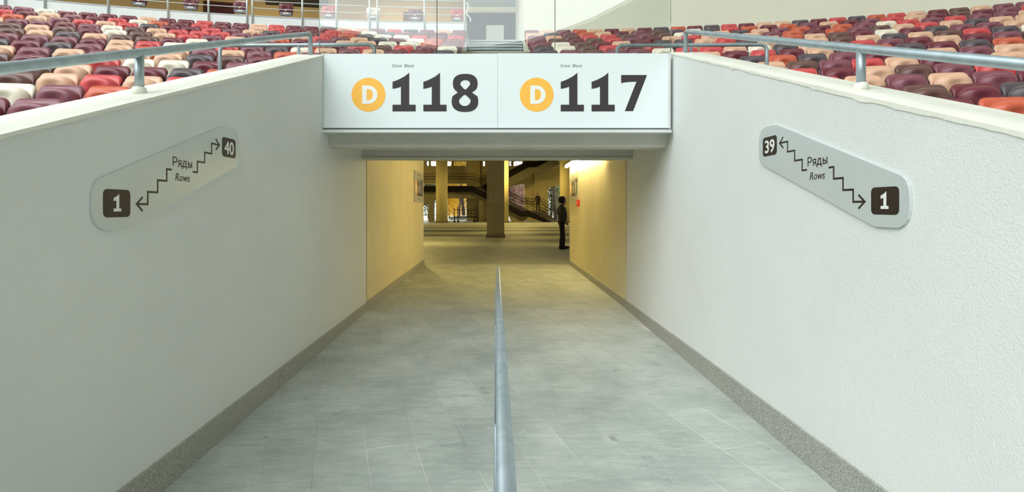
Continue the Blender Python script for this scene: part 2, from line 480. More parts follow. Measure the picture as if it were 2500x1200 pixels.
def floor_base(name, x0, x1, y0, y1, zf):
    vs = [(x0, y0, zf(y0) - 0.0032), (x1, y0, zf(y0) - 0.0032), (x1, y1, zf(y1) - 0.0032), (x0, y1, zf(y1) - 0.0032)]
    vs += [(x, y, z - 0.2) for x, y, z in vs]
    return MB().add(vs, [(0, 1, 2, 3), (7, 6, 5, 4), (0, 4, 5, 1), (1, 5, 6, 2), (2, 6, 7, 3), (3, 7, 4, 0)]).build(name, M_GROUT, kind='structure')
fl = floor_base('floor', XL - 0.01, XR + 0.01, -1.6, YJ, lambda y: -0.02 * (YJ - y))
lay_tiles(fl, XL, XR, 1.2, YJ - 0.002, ramp_z, 11)
ft = floor_base('floor_tunnel', XL - 0.02, XR + 0.02, YJ, YE, lambda y: 0.0)
lay_tiles(ft, XL - 0.012, XR + 0.012, YJ + 0.002, YE, lambda y: 0.0, 12)

# ------------------------------------------------------------------ beams over the tunnel mouth
bm_ = MB().prism([(5.62, 2.285), (5.62, 3.01), (6.0, 3.01), (6.0, 2.08), (5.76, 2.08), (5.70, 2.235), (5.70, 2.285)], 'X', XL + 0.002, XR - 0.002)
bm_.build('lintel', M_CONC, kind='structure')
lt = MB().prism([(-1.845, 2.113), (1.845, 2.113), (1.87, 2.14), (1.87, 2.5), (-1.87, 2.5), (-1.87, 2.14)], 'Y', 7.18, 7.42)
l2 = lt.build('lintel_tunnel', M_CONC, kind='structure')
MB().box(-1.83, 1.85, 7.165, 7.42, 2.083, 2.1095).build('edge_strip', M_CONC, l2)
MB().box(-1.83, 1.85, 7.20, 7.41, 2.108, 2.1145).build('open_joint', mat('dark_gap', (60, 54, 44), rough=0.95), l2)
ct = MB(); ct.box(XL - 0.3, XR + 0.3, 5.9, 8.55, 2.50, 2.63); ct.box(XL - 0.3, XR + 0.3, 8.45, YE, 2.78, 2.90); ct.box(XL - 0.3, XR + 0.3, 8.45, 8.55, 2.63, 2.78)
ct.build('ceiling_tunnel', M_CONC, kind='structure')

# ------------------------------------------------------------------ block sign
def sx(px): return (px - CX) * YS / F
def sz(py): return EYE + (CY - py) * YS / F
def c6(cx, cy): return 760 + cx / 2.7778, 110 + cy / 2.7778
k6 = YS / F / 2.7778                       # metres per unit of my measuring crop
sign = thing('block_sign', (0, 5.60, 2.25), 'wide white sign over the tunnel mouth reading D 118 and D 117', 'sign')
MB().box(sx(790), sx(1215) - 0.001, YS, 5.60, sz(312), sz(131)).build('panel', M_PANEL, sign)
MB().box(sx(1215) + 0.001, sx(1632), YS, 5.60, sz(312), sz(130)).build('panel', M_PANEL, sign)
M_LIP = mat('sign_trim', (214, 218, 214), rough=0.45, metal=0.3)
MB().box(sx(786), sx(1637), YS - 0.035, 5.70, sz(322) - 0.01, sz(316) - 0.005).build('bottom_rail', M_LIP, sign)
MB().box(sx(786), sx(790) - 0.001, YS - 0.012, 5.60, sz(314), sz(131)).build('side_trim', M_LIP, sign)
MB().box(sx(1632) + 0.001, sx(1636.5), YS - 0.012, 5.60, sz(314), sz(131)).build('side_trim', M_LIP, sign)
MB().box(sx(792), sx(1631), YS + 0.01, 5.62, sz(316), sz(312) - 0.001).build('shadow_gap', M_GREYINK, sign)

ONE = [(0, 0), (157, 0), (157, 45), (113, 45), (113, 262), (98, 249), (80, 236), (60, 225), (38, 214), (18, 206), (0, 200), (0, 153), (20, 156), (40, 161), (57, 168), (57, 45), (0, 45)]
SEVEN = [(25, 0), (81, 0), (175, 244), (0, 244), (0, 188), (22, 194), (50, 197), (80, 198.5), (104, 199)]
def eight():
    pts = []
    def arc(cx, cy, rx, ry, a0, a1, n=14):
        for k in range(n + 1):
            a = radians(a0 + (a1 - a0) * k / n)
            ca, sa = cos(a), sin(a); e = 0.82
            pts.append((cx + rx * math.copysign(abs(ca) ** e, ca), cy + ry * math.copysign(abs(sa) ** e, sa)))
    arc(90, 68, 90, 72, -90, 25)          # lower lobe, right
    pts.append((138, 127))
    arc(92, 188, 84, 66, -32, 90)
    arc(92, 188, 84, 66, 90, 212)
    pts.append((41, 127))
    arc(90, 68, 90, 72, 155, 270)
    h1 = [(92 + 33 * cos(a) * (1 if sin(a) > -0.2 else 0.92 - 0.55 * (-sin(a) - 0.2)), 186 + (26 if sin(a) > 0 else 38) * sin(a)) for a in [2 * pi * k / 32 for k in range(32)]]
    h2 = [(89 + 39 * cos(a) * (1 if sin(a) < 0.2 else 0.92 - 0.5 * (sin(a) - 0.2)), 72 + (36 if sin(a) < 0 else 40) * sin(a)) for a in [2 * pi * k / 32 for k in range(32)]]
    return [pts, h1, h2]
EIGHT = eight()
def dee():
    o = [(0, 0), (42, 0)] + [(42 + 62 * cos(radians(a)), 62.5 + 62.5 * sin(radians(a))) for a in range(-80, 81, 10)] + [(42, 125), (0, 125)]
    i = [(31, 25), (44, 25)] + [(44 + 29 * cos(radians(a)), 62.5 + 37.5 * sin(radians(a))) for a in range(-75, 76, 15)] + [(44, 100), (31, 100)]
    return [o, i]
DEE = dee()
def sc(loops, k, kx=None): return [[(x * (kx or k), y * k) for x, y in lp] for lp in loops]

for (base, digits) in ((0, '118'), (1140.5, '117')):
    px, py = c6(388 + base, 336)
    put('badge', shape2d([circle(0, 0, 115 * k6)], 0.002), frame_front(sx(px), YS - 0.0003, sz(py)), M_ORANGE, sign)
    px, py = c6(345 + base, 399)
    put('letter', shape2d(sc(DEE, k6), 0.002), frame_front(sx(px), YS - 0.0022, sz(py)), M_WHITE, sign)
    for ch, ox in zip(digits, (551, 760, 952 if digits == '118' else 2101 - 1140.5)):
        loops = [ONE] if ch == '1' else [SEVEN] if ch == '7' else EIGHT
        px, py = c6(ox + base, 449 if ch != '7' else 447)
        put('numeral', shape2d(sc(loops, k6), 0.002), frame_front(sx(px), YS - 0.0003, sz(py)), M_INK, sign)
    px, py = c6(552 + base, 150)
    put('lettering', text2d('Блок', 0.05, 0.001, width=63 * k6, height=21 * k6), frame_front(sx(px), YS - 0.0003, sz(py)), M_GREYINK, sign)
    px, py = c6(630 + base, 150)
    put('lettering', text2d('Block', 0.05, 0.001, shear=0.22, width=68 * k6, height=21 * k6), frame_front(sx(px), YS - 0.0003, sz(py)), M_GREYINK, sign)

# ------------------------------------------------------------------ row signs on the ramp walls
def lw(cx, cy):        # point of the measuring crop -> (distance along the wall, height)
    px, py = 200 + cx / 4.1375, 290 + cy / 4.1375
    z = 1.8 * F / (CX - px)
    return z, EYE + (CY - py) / F * z
OUT = [lw(*p) for p in ((215, 578), (1385, 83), (1425, 80), (1500, 97), (1545, 130), (1568, 190), (1572, 280), (1571, 400), (1562, 445), (1540, 482), (460, 1098), (425, 1113), (300, 1121), (200, 1126),
                        (145, 1095), (105, 1040), (84, 960), (80, 880), (86, 770), (98, 700), (125, 640), (165, 600))]
def stroke(mb, pts, w, d, z=0.0):
    """flat line of width w along a polyline: mitred corners, one continuous band"""
    P_ = [Vector(pts[0])]
    for p in pts[1:]:
        if (Vector(p) - P_[-1]).length > w * 0.12: P_.append(Vector(p))
    L_ = []; R_ = []
    for i, p in enumerate(P_):
        a = (p - P_[i - 1]).normalized() if i else (P_[1] - p).normalized()
        b = (P_[i + 1] - p).normalized() if i < len(P_) - 1 else a
        n1 = Vector((-a.y, a.x)); n2 = Vector((-b.y, b.x)); m = (n1 + n2).normalized(); k = w / 2 / max(0.35, m.dot(n1))
        L_.append(p + m * k); R_.append(p - m * k)
    n = len(P_); vs = [(q.x, q.y, z) for q in L_ + R_] + [(q.x, q.y, z + d) for q in L_ + R_]; fs = []
    for i in range(n - 1):
        l0, l1, r0, r1 = i, i + 1, n + i, n + i + 1; o = 2 * n
        fs += [(o + r0, o + r1, o + l1, o + l0), (l0, l1, r1, r0), (l0 + o, l1 + o, l1, l0), (r0, r1, r1 + o, r0 + o)]
    fs += [(0, n, 3 * n, 2 * n), (n - 1, 3 * n - 1, 4 * n - 1, 2 * n - 1)]
    mb.add(vs, fs)
def arc2(cx, cy, rx, ry, a0, a1, n=8):
    return [(cx + rx * cos(radians(a0 + (a1 - a0) * k / n)), cy + ry * sin(radians(a0 + (a1 - a0) * k / n))) for k in range(n + 1)]
def rows_cyrillic(w, h):
    """the word in the photograph drawn with strokes; cap height 100, ink width 347"""
    sx_, sy_ = w / 347, h / 100; t_ = 12.5
    G = [[(6, 0), (6, 94), (38, 94)] + arc2(38, 68, 34, 26, 90, -90) + [(6, 42)],
         [(146, 0), (146, 66), (118, 66)] + arc2(118, 49, 22, 17, 90, 270) + [(146, 32)], [(120, 32), (96, 0)],
         [(168, -22), (168, 6), (244, 6), (244, -22)], [(178, 6), (189, 30), (194, 66), (233, 66), (233, 6)],
         [(276, 72), (276, 6), (298, 6)] + arc2(298, 24, 20, 18, -90, 90) + [(276, 42)], [(340, 0), (340, 72)]]
    m = MB()
    for q, g in enumerate(G): stroke(m, [(x * sx_, y * sy_) for x, y in g], t_ * (sx_ + sy_) / 2, 0.001, 0.00008 * q)
    return m.mesh()
def row_sign(side, label, top_number, dz):
    left = side < 0
    X = XL + 0.001 if left else XR - 0.001
    def fr(u, z, out): return frame_left(X + out, u, z + dz) if left else frame_right(X - out, u, z + dz)
    t = thing('row_sign', (X, 3.0, 1.3), label, 'sign')
    s = 1 if left else -1
    def U(u): return u                        # distance along the wall
    loc = lambda pts, u0, z0: [(s * (u - u0), z - z0) for u, z in pts]
    put('plate', shape2d([loc(OUT, 3.0, 1.3)], 0.012), fr(3.0, 1.3, 0.0), M_SILVER, t)
    for (u0, u1, z0, z1, txt) in ((2.4236, 2.604, 1.384, 1.515, '1'), (3.478, 3.659, 1.765, 1.893, top_number)):
        w, h = u1 - u0, z1 - z0
        ua = u0 if left else u1
        b = put('badge', shape2d([rounded(w, h, 0.024)], 0.001), fr(ua, z0, 0.012), M_BADGE, t)
        if txt == '1':
            k = 0.083 / 262
            put('numeral', shape2d(sc([ONE], k), 0.001), fr(ua + s * 0.066, z0 + 0.027, 0.013), M_WHITE, t)
        else:
            put('numeral', text2d(txt, 0.1, 0.001, offset=0.0016, width=0.124, height=0.084), fr(ua + s * 0.03, z0 + 0.022, 0.013), M_WHITE, t)
    # staircase arrows
    st = []
    if left:
        a1 = [(2.655, 1.447), (2.735, 1.447), (2.735, 1.510), (2.815, 1.510), (2.815, 1.574), (2.893, 1.574), (2.893, 1.638), (2.937, 1.638)]
        a2 = [(3.142, 1.640), (3.190, 1.640), (3.190, 1.705), (3.270, 1.705), (3.270, 1.768), (3.350, 1.768), (3.350, 1.833), (3.437, 1.833)]
    else:
        a1 = [(2.655, 1.447), (2.735, 1.447), (2.735, 1.510), (2.815, 1.510), (2.815, 1.574), (2.893, 1.574), (2.893, 1.638), (2.937, 1.638)]
        a2 = [(3.142, 1.640), (3.190, 1.640), (3.190, 1.705), (3.270, 1.705), (3.270, 1.768), (3.350, 1.768), (3.350, 1.833), (3.437, 1.833)]
    h1 = [(2.695, 1.482), (2.650, 1.447), (2.695, 1.412)]
    h2 = [(3.400, 1.868), (3.443, 1.833), (3.400, 1.798)]
    for name, polys in (('arrow', (a1, h1)), ('arrow', (a2, h2))):
        m = MB()
        for zi, p in enumerate(polys):
            q = [(s * (u - 3.0), z - 1.3) for u, z in p]
            stroke(m, q, 0.0105, 0.001, 0.0002 * zi)
        put(name, m.mesh(), fr(3.0, 1.3, 0.012), M_BADGE, t)
    ua = 2.947 if left else 3.134
    put('lettering', rows_cyrillic(0.187, 0.053), fr(ua, 1.660, 0.012), M_BADGE, t)
    ua = 2.970 if left else 3.112
    put('lettering', text2d('Rows', 0.06, 0.001, shear=0.2, width=0.142, height=0.043), fr(ua, 1.579, 0.012), M_BADGE, t)
    return t
row_sign(-1, 'slanted silver rows sign on the shadier ramp wall, rising towards its 40 badge', '40', 0.0)
row_sign(1, 'slanted silver rows sign on the brighter ramp wall, falling from its 39 badge', '39', 0.012)

# ------------------------------------------------------------------ handrails
def wall_rail(name, x, top, label):
    t = thing(name, (x, 3.0, top(3.0)), label, 'handrail')
    h = 0.225; y1 = 5.63; r = 0.024
    path = bend([(x, -1.3, top(-1.3) + h), (x, y1, top(y1) + h), (x, y1 + 0.0001, top(y1) + h - 0.12)], 0.06)
    pts = [Vector((x, -1.3, top(-1.3) + h)), Vector((x, y1, top(y1) + h))]
    m = MB(); m.tube(bend([pts[0], pts[1], Vector((x, y1 + 0.01, top(y1) + 0.005))], 0.045), r, 16); m.build('rail', M_STEEL, t)
    y = y1 - 2.70
    while y > -1.2:
        MB().tube([(x, y, top(y) - 0.0), (x, y, top(y) + h)], r * 0.97, 16).build('post', M_STEEL, t)
        m = MB(); rnd = random.Random(int(y * 100))
        m.cyl(x, y, top(y) - 0.012, top(y) + 0.035, 0.040, 10, 0.033)
        m.build('mortar_collar', M_COPE, t)
        y -= 2.70
    return t
wall_rail('handrail', XL - 0.16, top_l, 'thick grey steel handrail along the top of the shadier ramp wall')
wall_rail('handrail', XR + 0.16, top_r, 'thick grey steel handrail along the top of the brighter ramp wall')

t = thing('handrail', (0.03, 4, 0), 'low grey steel handrail running up the middle of the tiled ramp', 'handrail')
m = MB(); zc = 0.640
m.tube(bend([(0.030, -1.3, zc), (0.030, 6.98, zc), (0.030, 7.02, 0.40)], 0.05), 0.029, 20); m.build('rail', M_STEEL, t)
for y in (0.29, 1.96, 3.63, 5.30, 7.02):
    MB().tube([(0.012 if y < 7 else 0.03, y, ramp_z(y) - 0.01), (0.012 if y < 7 else 0.03, y, zc - 0.01 if y < 7 else 0.42)], 0.019 if y < 7 else 0.029, 14).build('post', M_STEEL, t)

def guard(x0, x1, xm, y, label, zt, zb0, zb1):
    t = thing('guard_rail', ((x0 + x1) / 2, y, zb0), label, 'guard rail')
    MB().tube(bend([(x0, y, zb0), (x0, y, zt), (x1, y, zt + 0.01), (x1, y, zb1)], 0.075), 0.0205, 14).build('rail', M_STEEL, t)
    MB().tube([(xm, y, min(zb0, zb1)), (xm, y, zt)], 0.016, 12).build('post', M_STEEL, t)
YG = 5.92
gx = lambda px: (px - CX) / F * YG
gz = EYE + (CY - 111) / F * YG
guard(gx(537), gx(914), gx(729), YG, 'thin galvanised guard rail at seats below the white platform railing', gz, 2.05, 2.95)
guard(gx(1506), gx(1872), gx(1687), YG, 'thin galvanised guard rail at seats below the cream wall', gz, 2.95, 2.05)

# ------------------------------------------------------------------ glass balustrade above the sign
YG2 = 5.66
gl = thing('glass_balustrade', (0, YG2, 3.0), 'clear frameless glass balustrade standing on top of the block sign', 'balustrade')
ex = [(780 - CX) / F * YG2, (1067 - CX) / F * YG2, (1355 - CX) / F * YG2, (1637.5 - CX) / F * YG2]
M_SEAL = mat('black_seal', (30, 28, 27), rough=0.6)
for i in range(3):
    MB().box(ex[i] + 0.004, ex[i + 1] - 0.004, YG2 - 0.006, YG2 + 0.006, 2.97, 4.25).build('pane', M_GLASS, gl)
M_EDGE = mat('glass_edge', (128, 146, 140), rough=0.2)
for i, x in enumerate(ex):
    w = 0.0035 if i == 1 else 0.003 if i == 2 else 0.0016
    MB().box(x - w, x + w, YG2 - 0.006, YG2 + 0.006, 2.97, 4.25).build('joint_seal', M_SEAL if i == 1 else M_EDGE if i != 2 else mat('grey_seal', (96, 96, 92), rough=0.6), gl)

# ------------------------------------------------------------------ seating bowl
YO = -28.0                                    # centre of the rows' arcs
def row_y(k): return 5.65 + 0.836 * k         # depth of row k on the axis
def row_r(k): return row_y(k) - YO
def row_top(k): return EYE + 1.05 + 0.342 * k - (0.0017 * k * (13 - k) if k > 0 else 0) + 0.045 * (1 - max(k, 0) / 13)
SEAT_H = 0.82
def row_floor(k): return row_top(k) - SEAT_H
NROW = 13

def arc_pts(r, a): return (r * sin(a), YO + r * cos(a))
def terrace(name, ks, a_of_r, a_end, nseg):
    m = MB()
    for k in ks:
        r0, r1, r2 = row_r(k) - 0.5, row_r(k) + 0.336, row_r(k) - 0.5
        zf, zp = row_floor(k), row_floor(k - 1)
        if k == ks[0]: zp = min(zp, -0.4) if k < 0 else zf - 0.3
        vs = []; fs = []
        for j in range(nseg + 1):
            for (r, z) in ((r0, zp), (r0, zf), (r1 + 0.002, zf)):
                a0 = a_of_r(r); a = a0 + (a_end - a0) * j / nseg
                vs.append((*arc_pts(r, a), z))
        for j in range(nseg):
            for q in range(2):
                f = (j * 3 + q, j * 3 + q + 1, j * 3 + q + 4, j * 3 + q + 3)
                fs.append(f)
        m.add(vs, fs)
    return m.build(name, M_TERR, kind='structure')
terrace('terrace_left', list(range(-6, NROW + 1)), lambda r: -math.asin(2.16 / r), radians(-62), 36)
terrace('terrace_right', list(range(-6, NROW + 1)), lambda r: math.asin(2.22 / r), radians(62), 36)
terrace('terrace_middle', list(range(3, NROW + 1)), lambda r: -math.asin(2.17 / r), radians(2.8), 8)

# stepped aisle up the middle
ais = thing('aisle_stair', (0, 12, row_floor(3)), kind='structure')
M_STEP = mat('step_stone', (186, 192, 188), rough=0.7, noise=0.12, nscale=6)
M_RISER = mat('step_riser_shade', (128, 138, 136), rough=0.8, noise=0.12, nscale=6)  # darker riser tone paints in the shade under the tread nosings
def aisle_step(y0, y1, zlo, zhi):
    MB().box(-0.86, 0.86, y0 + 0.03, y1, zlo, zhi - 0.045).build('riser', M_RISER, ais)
    MB().box(-0.87, 0.87, y0, y1 + 0.03, zhi - 0.045, zhi).build('step', M_STEP, ais)
for k in range(4, NROW + 1):
    zf, zp = row_floor(k), row_floor(k - 1); r0 = row_y(k) - 0.5
    aisle_step(r0 - 0.42, r0 - 0.001, zp - 0.05, (zf + zp) / 2)
    aisle_step(r0, r0 + 0.40, zp, zf + 0.006)
for j in range(6):
    aisle_step(row_y(13) + 0.28 + 0.2 * j, row_y(13) + 0.48 + 0.2 * j if j < 5 else 24, row_floor(13) - 0.05, row_floor(13) + 0.154 * (j + 1))

# --- the seat
SEATC = {'M': (120, 55, 66), 'P': (136, 79, 91), 'K': (94, 82, 87), 'B': (114, 80, 74), 'R': (216, 82, 84), 'O': (210, 100, 74), 'T': (232, 184, 154), 'C': (246, 234, 214)}
SEATN = {'M': 'dark maroon', 'P': 'plum', 'K': 'charcoal', 'B': 'brown', 'R': 'bright red', 'O': 'orange-red', 'T': 'tan', 'C': 'cream'}
SEATM = {k: mat('seat_plastic_' + SEATN[k].replace(' ', '_').replace('-', '_'), c, rough=0.37, noise=0.03, nscale=30, bump=0.06, bscale=300) for k, c in SEATC.items()}
M_DISC = mat('number_disc', (235, 238, 236), rough=0.4)
M_LEG = mat('seat_bracket', (120, 122, 124), rough=0.5, metal=0.5)

def sheet(front, back, nu, nv):
    """closed thin body from two parametric sheets"""
    vs = []; fs = []
    for fn in (front, back):
        for j in range(nv + 1):
            for i in range(nu + 1): vs.append(fn(sin(pi / 2 * (-1 + 2 * i / nu)), j / nv))
    n1 = (nu + 1) * (nv + 1); w = nu + 1
    for j in range(nv):
        for i in range(nu):
            a = j * w + i
            fs.append((a, a + 1, a + w + 1, a + w)); fs.append((n1 + a, n1 + a + w, n1 + a + w + 1, n1 + a + 1))
    rim = [i for i in range(nu + 1)] + [j * w + nu for j in range(1, nv + 1)] + [nv * w + i for i in range(nu - 1, -1, -1)] + [j * w for j in range(nv - 1, 0, -1)]
    for a, b in zip(rim, rim[1:] + rim[:1]): fs.append((b, a, n1 + a, n1 + b))
    return vs, fs
def back_front(th):
    def f(u, v):
        w = 0.205 + 0.025 * v
        r = 0.30                                    # corner share of the half width
        ua = abs(u); drop = 0.0
        if ua > 1 - r: drop = 0.075 * (1 - sqrt(max(0.0, 1 - ((ua - (1 - r)) / r) ** 2)))
        zt = SEAT_H - drop - 0.012 * u * u
        z = 0.42 + (zt - 0.42) * v
        y = -0.075 + 0.075 * v - 0.045 * u * u * (0.4 + 0.6 * v) + (0.03 * ((v - 0.8) / 0.2) ** 2 if v > 0.8 else 0) - 0.012
        return (w * u, y + th, z)
    return f
def pan_front(u, v):
    ua = abs(u); e = 1 - sqrt(max(0.0, 1 - ua ** 2.8)); drop = 0.135 * e; lift = 0.05 * e
    zb, zt = 0.475 + lift, 0.762 - drop
    z = zb + (zt - zb) * v
    prof = max(0.0, 1 - abs(2 * v - 1.12) ** 2.6) if v < 1 else 0.0
    bulge = 0.095 * (1 - ua ** 3.2) ** 0.6 * min(1, prof) ** 0.55 if ua < 1 else 0.0
    dim = 0.050 * math.exp(-((u / 0.36) ** 4) - ((v - 0.42) / 0.27) ** 4)
    return (0.222 * u * (0.94 + 0.06 * v), -0.105 - bulge + dim, z)
def pan_back(u, v):
    x, y, z = pan_front(u, v)
    return (x * 0.97, -0.082 - 0.012 * (1 - v), z)
def seat_meshes(nu, nv, pu, pv):
    b = MB().add(*sheet(back_front(0.0), back_front(0.022), nu, nv), smooth=True).mesh('backrest')
    p = MB().add(*sheet(pan_front, pan_back, pu, pv), smooth=True).mesh('seat_pan')
    return b, p
def fix_normals(me):
    bm = bmesh.new(); bm.from_mesh(me); bmesh.ops.recalc_face_normals(bm, faces=bm.faces); bm.to_mesh(me); bm.free(); return me
BACK0, PAN0 = [fix_normals(m) for m in seat_meshes(14, 9, 16, 10)]
base0 = MB(); base0.box(-0.17, 0.17, -0.125, -0.035, 0.395, 0.515)
base0.box(-0.03, 0.03, -0.11, -0.05, 0.012, 0.40); base0.box(-0.10, 0.10, -0.13, -0.01, 0.0, 0.012)
BASE0 = base0.mesh('bracket')
disc0 = MB().prism(circle(0, 0, 0.030, 12, 0.016), 'Y', -0.006, 0.0)
DISC0 = disc0.mesh('number_disc'); DISC0.materials.append(M_DISC)
plate0 = MB().box(-0.085, 0.085, -0.131, -0.125, 0.435, 0.482).mesh('label_plate'); plate0.materials.append(M_DISC)
BASE0.materials.append(M_LEG)
meshes = {}
for c in SEATC:
    b = BACK0.copy(); b.materials.append(SEATM[c]); p = PAN0.copy(); p.materials.append(SEATM[c]); meshes[c] = (b, p)

def proto(c):
    r = bpy.data.objects.new('stadium_seat', None); r.empty_display_size = 0.2
    parts = []
    for nm, me, off in (('backrest', meshes[c][0], (0, 0, 0)), ('seat_pan', meshes[c][1], (0, 0, 0)), ('number_disc', DISC0, (0, -0.166, 0.535)), ('bracket', BASE0, (0, 0, 0))):
        o = bpy.data.objects.new(nm, me); o.location = off; parts.append(o)
    return r, parts
PROTO = {c: proto(c) for c in SEATC}
def place_seat(c, x, y, z, a, label, group, name='stadium_seat', extra=False, cat='seat'):
    r0, ps = PROTO[c]
    r = r0.copy(); r.name = name; COL.objects.link(r); r.location = (x, y, z); r.rotation_euler = (0, 0, -a)
    tag(r, label, cat, group)
    for p in ps:
        q = p.copy(); COL.objects.link(q); q.parent = r
    if extra:
        q = bpy.data.objects.new('label_plate', plate0); COL.objects.link(q); q.parent = r
    ORG[r.name] = Vector((x, y, z))
    return r

# seat colours read from the photograph: (x, y of the seat's top edge, colour)
SAMP = []
def samples(ox, oy, s, text):
    for w in text.split():
        a, b, c = w.split(',')
        SAMP.append((ox + float(a) / s, oy + float(b) / s, c))
samples(2000, 0, 4, '1790,945,O 1900,1110,T 1200,955,M 560,835,M 1020,820,B 1495,820,M 2010,770,K 480,720,T 850,705,P 1250,700,T 1735,672,P 120,625,M 510,622,T 875,615,B 1290,610,P '
  '100,570,P 460,555,R 790,555,T 1040,590,M 130,515,P 500,530,M 50,490,T 840,470,R 1175,450,T 1530,425,P 1520,490,K 1860,465,T 1860,405,T 2000,545,R 610,435,O 870,420,K 1190,400,M 1530,365,K 1860,340,O '
  '640,385,P 930,370,M 1240,335,T 1540,315,M 1840,290,P 360,405,R 700,330,K 970,305,T 1250,282,B 1530,262,R 1825,240,K 430,345,T 630,290,C 880,275,M 1135,255,K 1400,228,P 1670,207,P 1960,220,C '
  '120,330,B 380,315,M 800,235,T 1040,210,R 1280,193,T 1540,177,K 1870,187,T 340,275,P 570,250,B 635,215,C 855,200,R 1090,175,P 1325,157,R 1555,135,P 1790,115,P '
  '190,258,O 410,240,P 700,155,R 930,130,T 1145,112,M 1365,95,B 1590,77,M 1820,50,P 90,210,T 290,190,M 500,170,P 120,180,R 315,162,K 510,145,O 920,108,T 1145,88,M 1360,68,T 1580,55,T 1800,30,M 1960,15,P')
samples(1700, 0, 3.125, '115,195,K 255,190,R 395,208,O 450,188,M 540,200,M 590,178,T 690,187,O 845,180,P 730,168,K 435,245,T 600,240,P 765,225,O 560,268,T 785,260,O 910,215,M 860,272,T 975,235,T '
  '270,250,K 155,305,R 75,280,T 310,305,K 20,310,T 215,360,T 415,352,C 505,380,R 605,350,K 295,390,M 90,395,T 20,365,R 190,430,M 400,425,K 515,458,T 620,415,O 700,375,M 755,345,T 840,410,K 900,370,T 1040,400,P '
  '755,450,B 780,500,R 1000,445,P 920,568,M 1020,490,M 1290,435,R 1335,490,T')
samples(0, 0, 3.75, '370,915,P 20,910,M 580,790,P 1010,797,O 150,780,C 130,655,B 560,670,T 950,675,R 1330,685,T 330,605,B 690,600,T 1060,605,M 1420,610,M 520,600,R 780,560,K 1120,540,R 1430,550,C 1430,490,T 1130,510,T '
  '100,475,B 330,425,P 80,405,T 570,390,K 930,420,P 740,455,T 255,370,M 760,355,M 470,330,P 1090,378,T 1200,335,B 185,308,P 930,318,T 665,300,K 40,350,K 120,255,B 385,278,T 840,280,M 1080,292,C 1340,320,B 1420,355,R '
  '1440,280,T 320,232,T 570,262,B 730,225,T 960,250,P 1200,262,B 1310,240,M 1090,218,C 875,210,P 490,205,O 245,190,K 430,168,P 190,152,P 55,168,R 80,210,B 350,132,T 310,110,M 660,190,M 790,170,R 580,150,P 1000,182,T '
  '1110,170,R 1300,185,C 1200,205,R 1410,222,K 520,122,T 440,92,C 650,110,P 820,125,M 940,145,M 580,82,P 770,95,T 940,110,M 1120,128,M 1300,148,T 1450,160,P 390,65,R 200,52,P 120,122,O 80,90,R 60,55,T 40,40,P 250,80,P')
samples(0, 0, 3.125, '1240,410,T 1270,455,C 1510,415,K 1220,510,M 1540,465,M 1470,515,K 1410,575,R 1720,385,T 1750,425,B 1800,470,P 1500,380,P 1850,360,P 1970,395,P 2040,365,K 2240,365,C 2180,400,O 2000,435,M '
  '1210,300,R 1000,280,B 1390,250,R 1190,240,T 1000,220,B 1540,300,C 1600,270,P 1600,245,R 1800,270,T 1810,240,P 1080,205,M 1250,220,O 905,185,C 1040,175,R 1170,190,K 1310,200,M 1260,175,O 930,112,M 1090,125,T '
  '1220,140,M 1365,150,M 1510,165,R 1660,178,M 1820,190,M 1890,212,T 1980,200,T 2110,210,R 2240,210,M 2370,212,M 2380,300,P 2260,320,M')
samples(700, 0, 4.167, '400,290,P 550,290,T 705,295,T 865,295,P 1020,298,K 1170,298,R 1335,300,K 1490,298,P 1640,300,T 1800,298,T 910,335,C 730,320,R 840,365,K 1010,450,C 1165,470,R 975,480,B 830,420,T 680,395,T 520,390,P '
  '1120,390,P 1210,370,C 1310,400,C 1350,385,R 1480,410,O 1690,410,P 1740,380,R 1770,330,P 1630,480,C 1590,515,K 1350,515,M 1090,515,M 860,510,T 620,515,P 370,510,P 420,490,T 390,365,R 400,320,R')
samples(1200, 0, 4.167, '390,330,T 430,310,P 560,330,K 595,305,T 740,325,P 850,270,P 900,310,O 1020,275,M 1090,300,T 1195,275,T 1265,300,M 1435,300,T 1425,330,B 1610,290,M 1570,320,P 1775,290,K 1760,320,B 470,380,P 610,380,T '
  '730,360,B 500,440,P 560,490,K 700,410,B 750,440,C 880,385,M 970,400,B 1100,375,R 1160,410,M 1300,375,R 1340,400,T 1510,380,P 1560,400,M 980,440,B 1200,460,R 790,510,P 1030,510,B 1230,505,P 1540,505,P 1390,440,M '
  '1630,430,R 1720,375,T 1700,490,C 1820,500,K 1840,425,K')

def px_of(x, y, z): return CX + F * x / y, CY - F * (z - EYE) / y
def solve_angle(r, px):
    lo, hi = radians(-60), radians(60)
    for _ in range(50):
        m = (lo + hi) / 2; x, y = arc_pts(r, m)
        p = CX + F * x / y if y > 0.3 else (1e6 if x > 0 else -1e6)
        if p < px: lo = m
        else: hi = m
    return (lo + hi) / 2
ANCH = {('R', -1): 2480, ('R', 0): 2448, ('R', 1): 2373, ('R', 2): 2312, ('R', 3): 2322, ('R', 4): 2197, ('R', 5): 2294, ('R', 6): 2297, ('R', 7): 2309, ('R', 8): 2312, ('R', 9): 2284, ('R', 10): 2320,
        ('R', 11): 2331, ('R', 12): 2341, ('R', 13): 2340, ('L', 0): 100, ('L', 1): 155, ('L', 2): 149, ('L', 3): 185, ('L', 5): 88, ('L', 6): 68, ('L', 13): 1090}
seats = []; outer = []
rnd = random.Random(21)
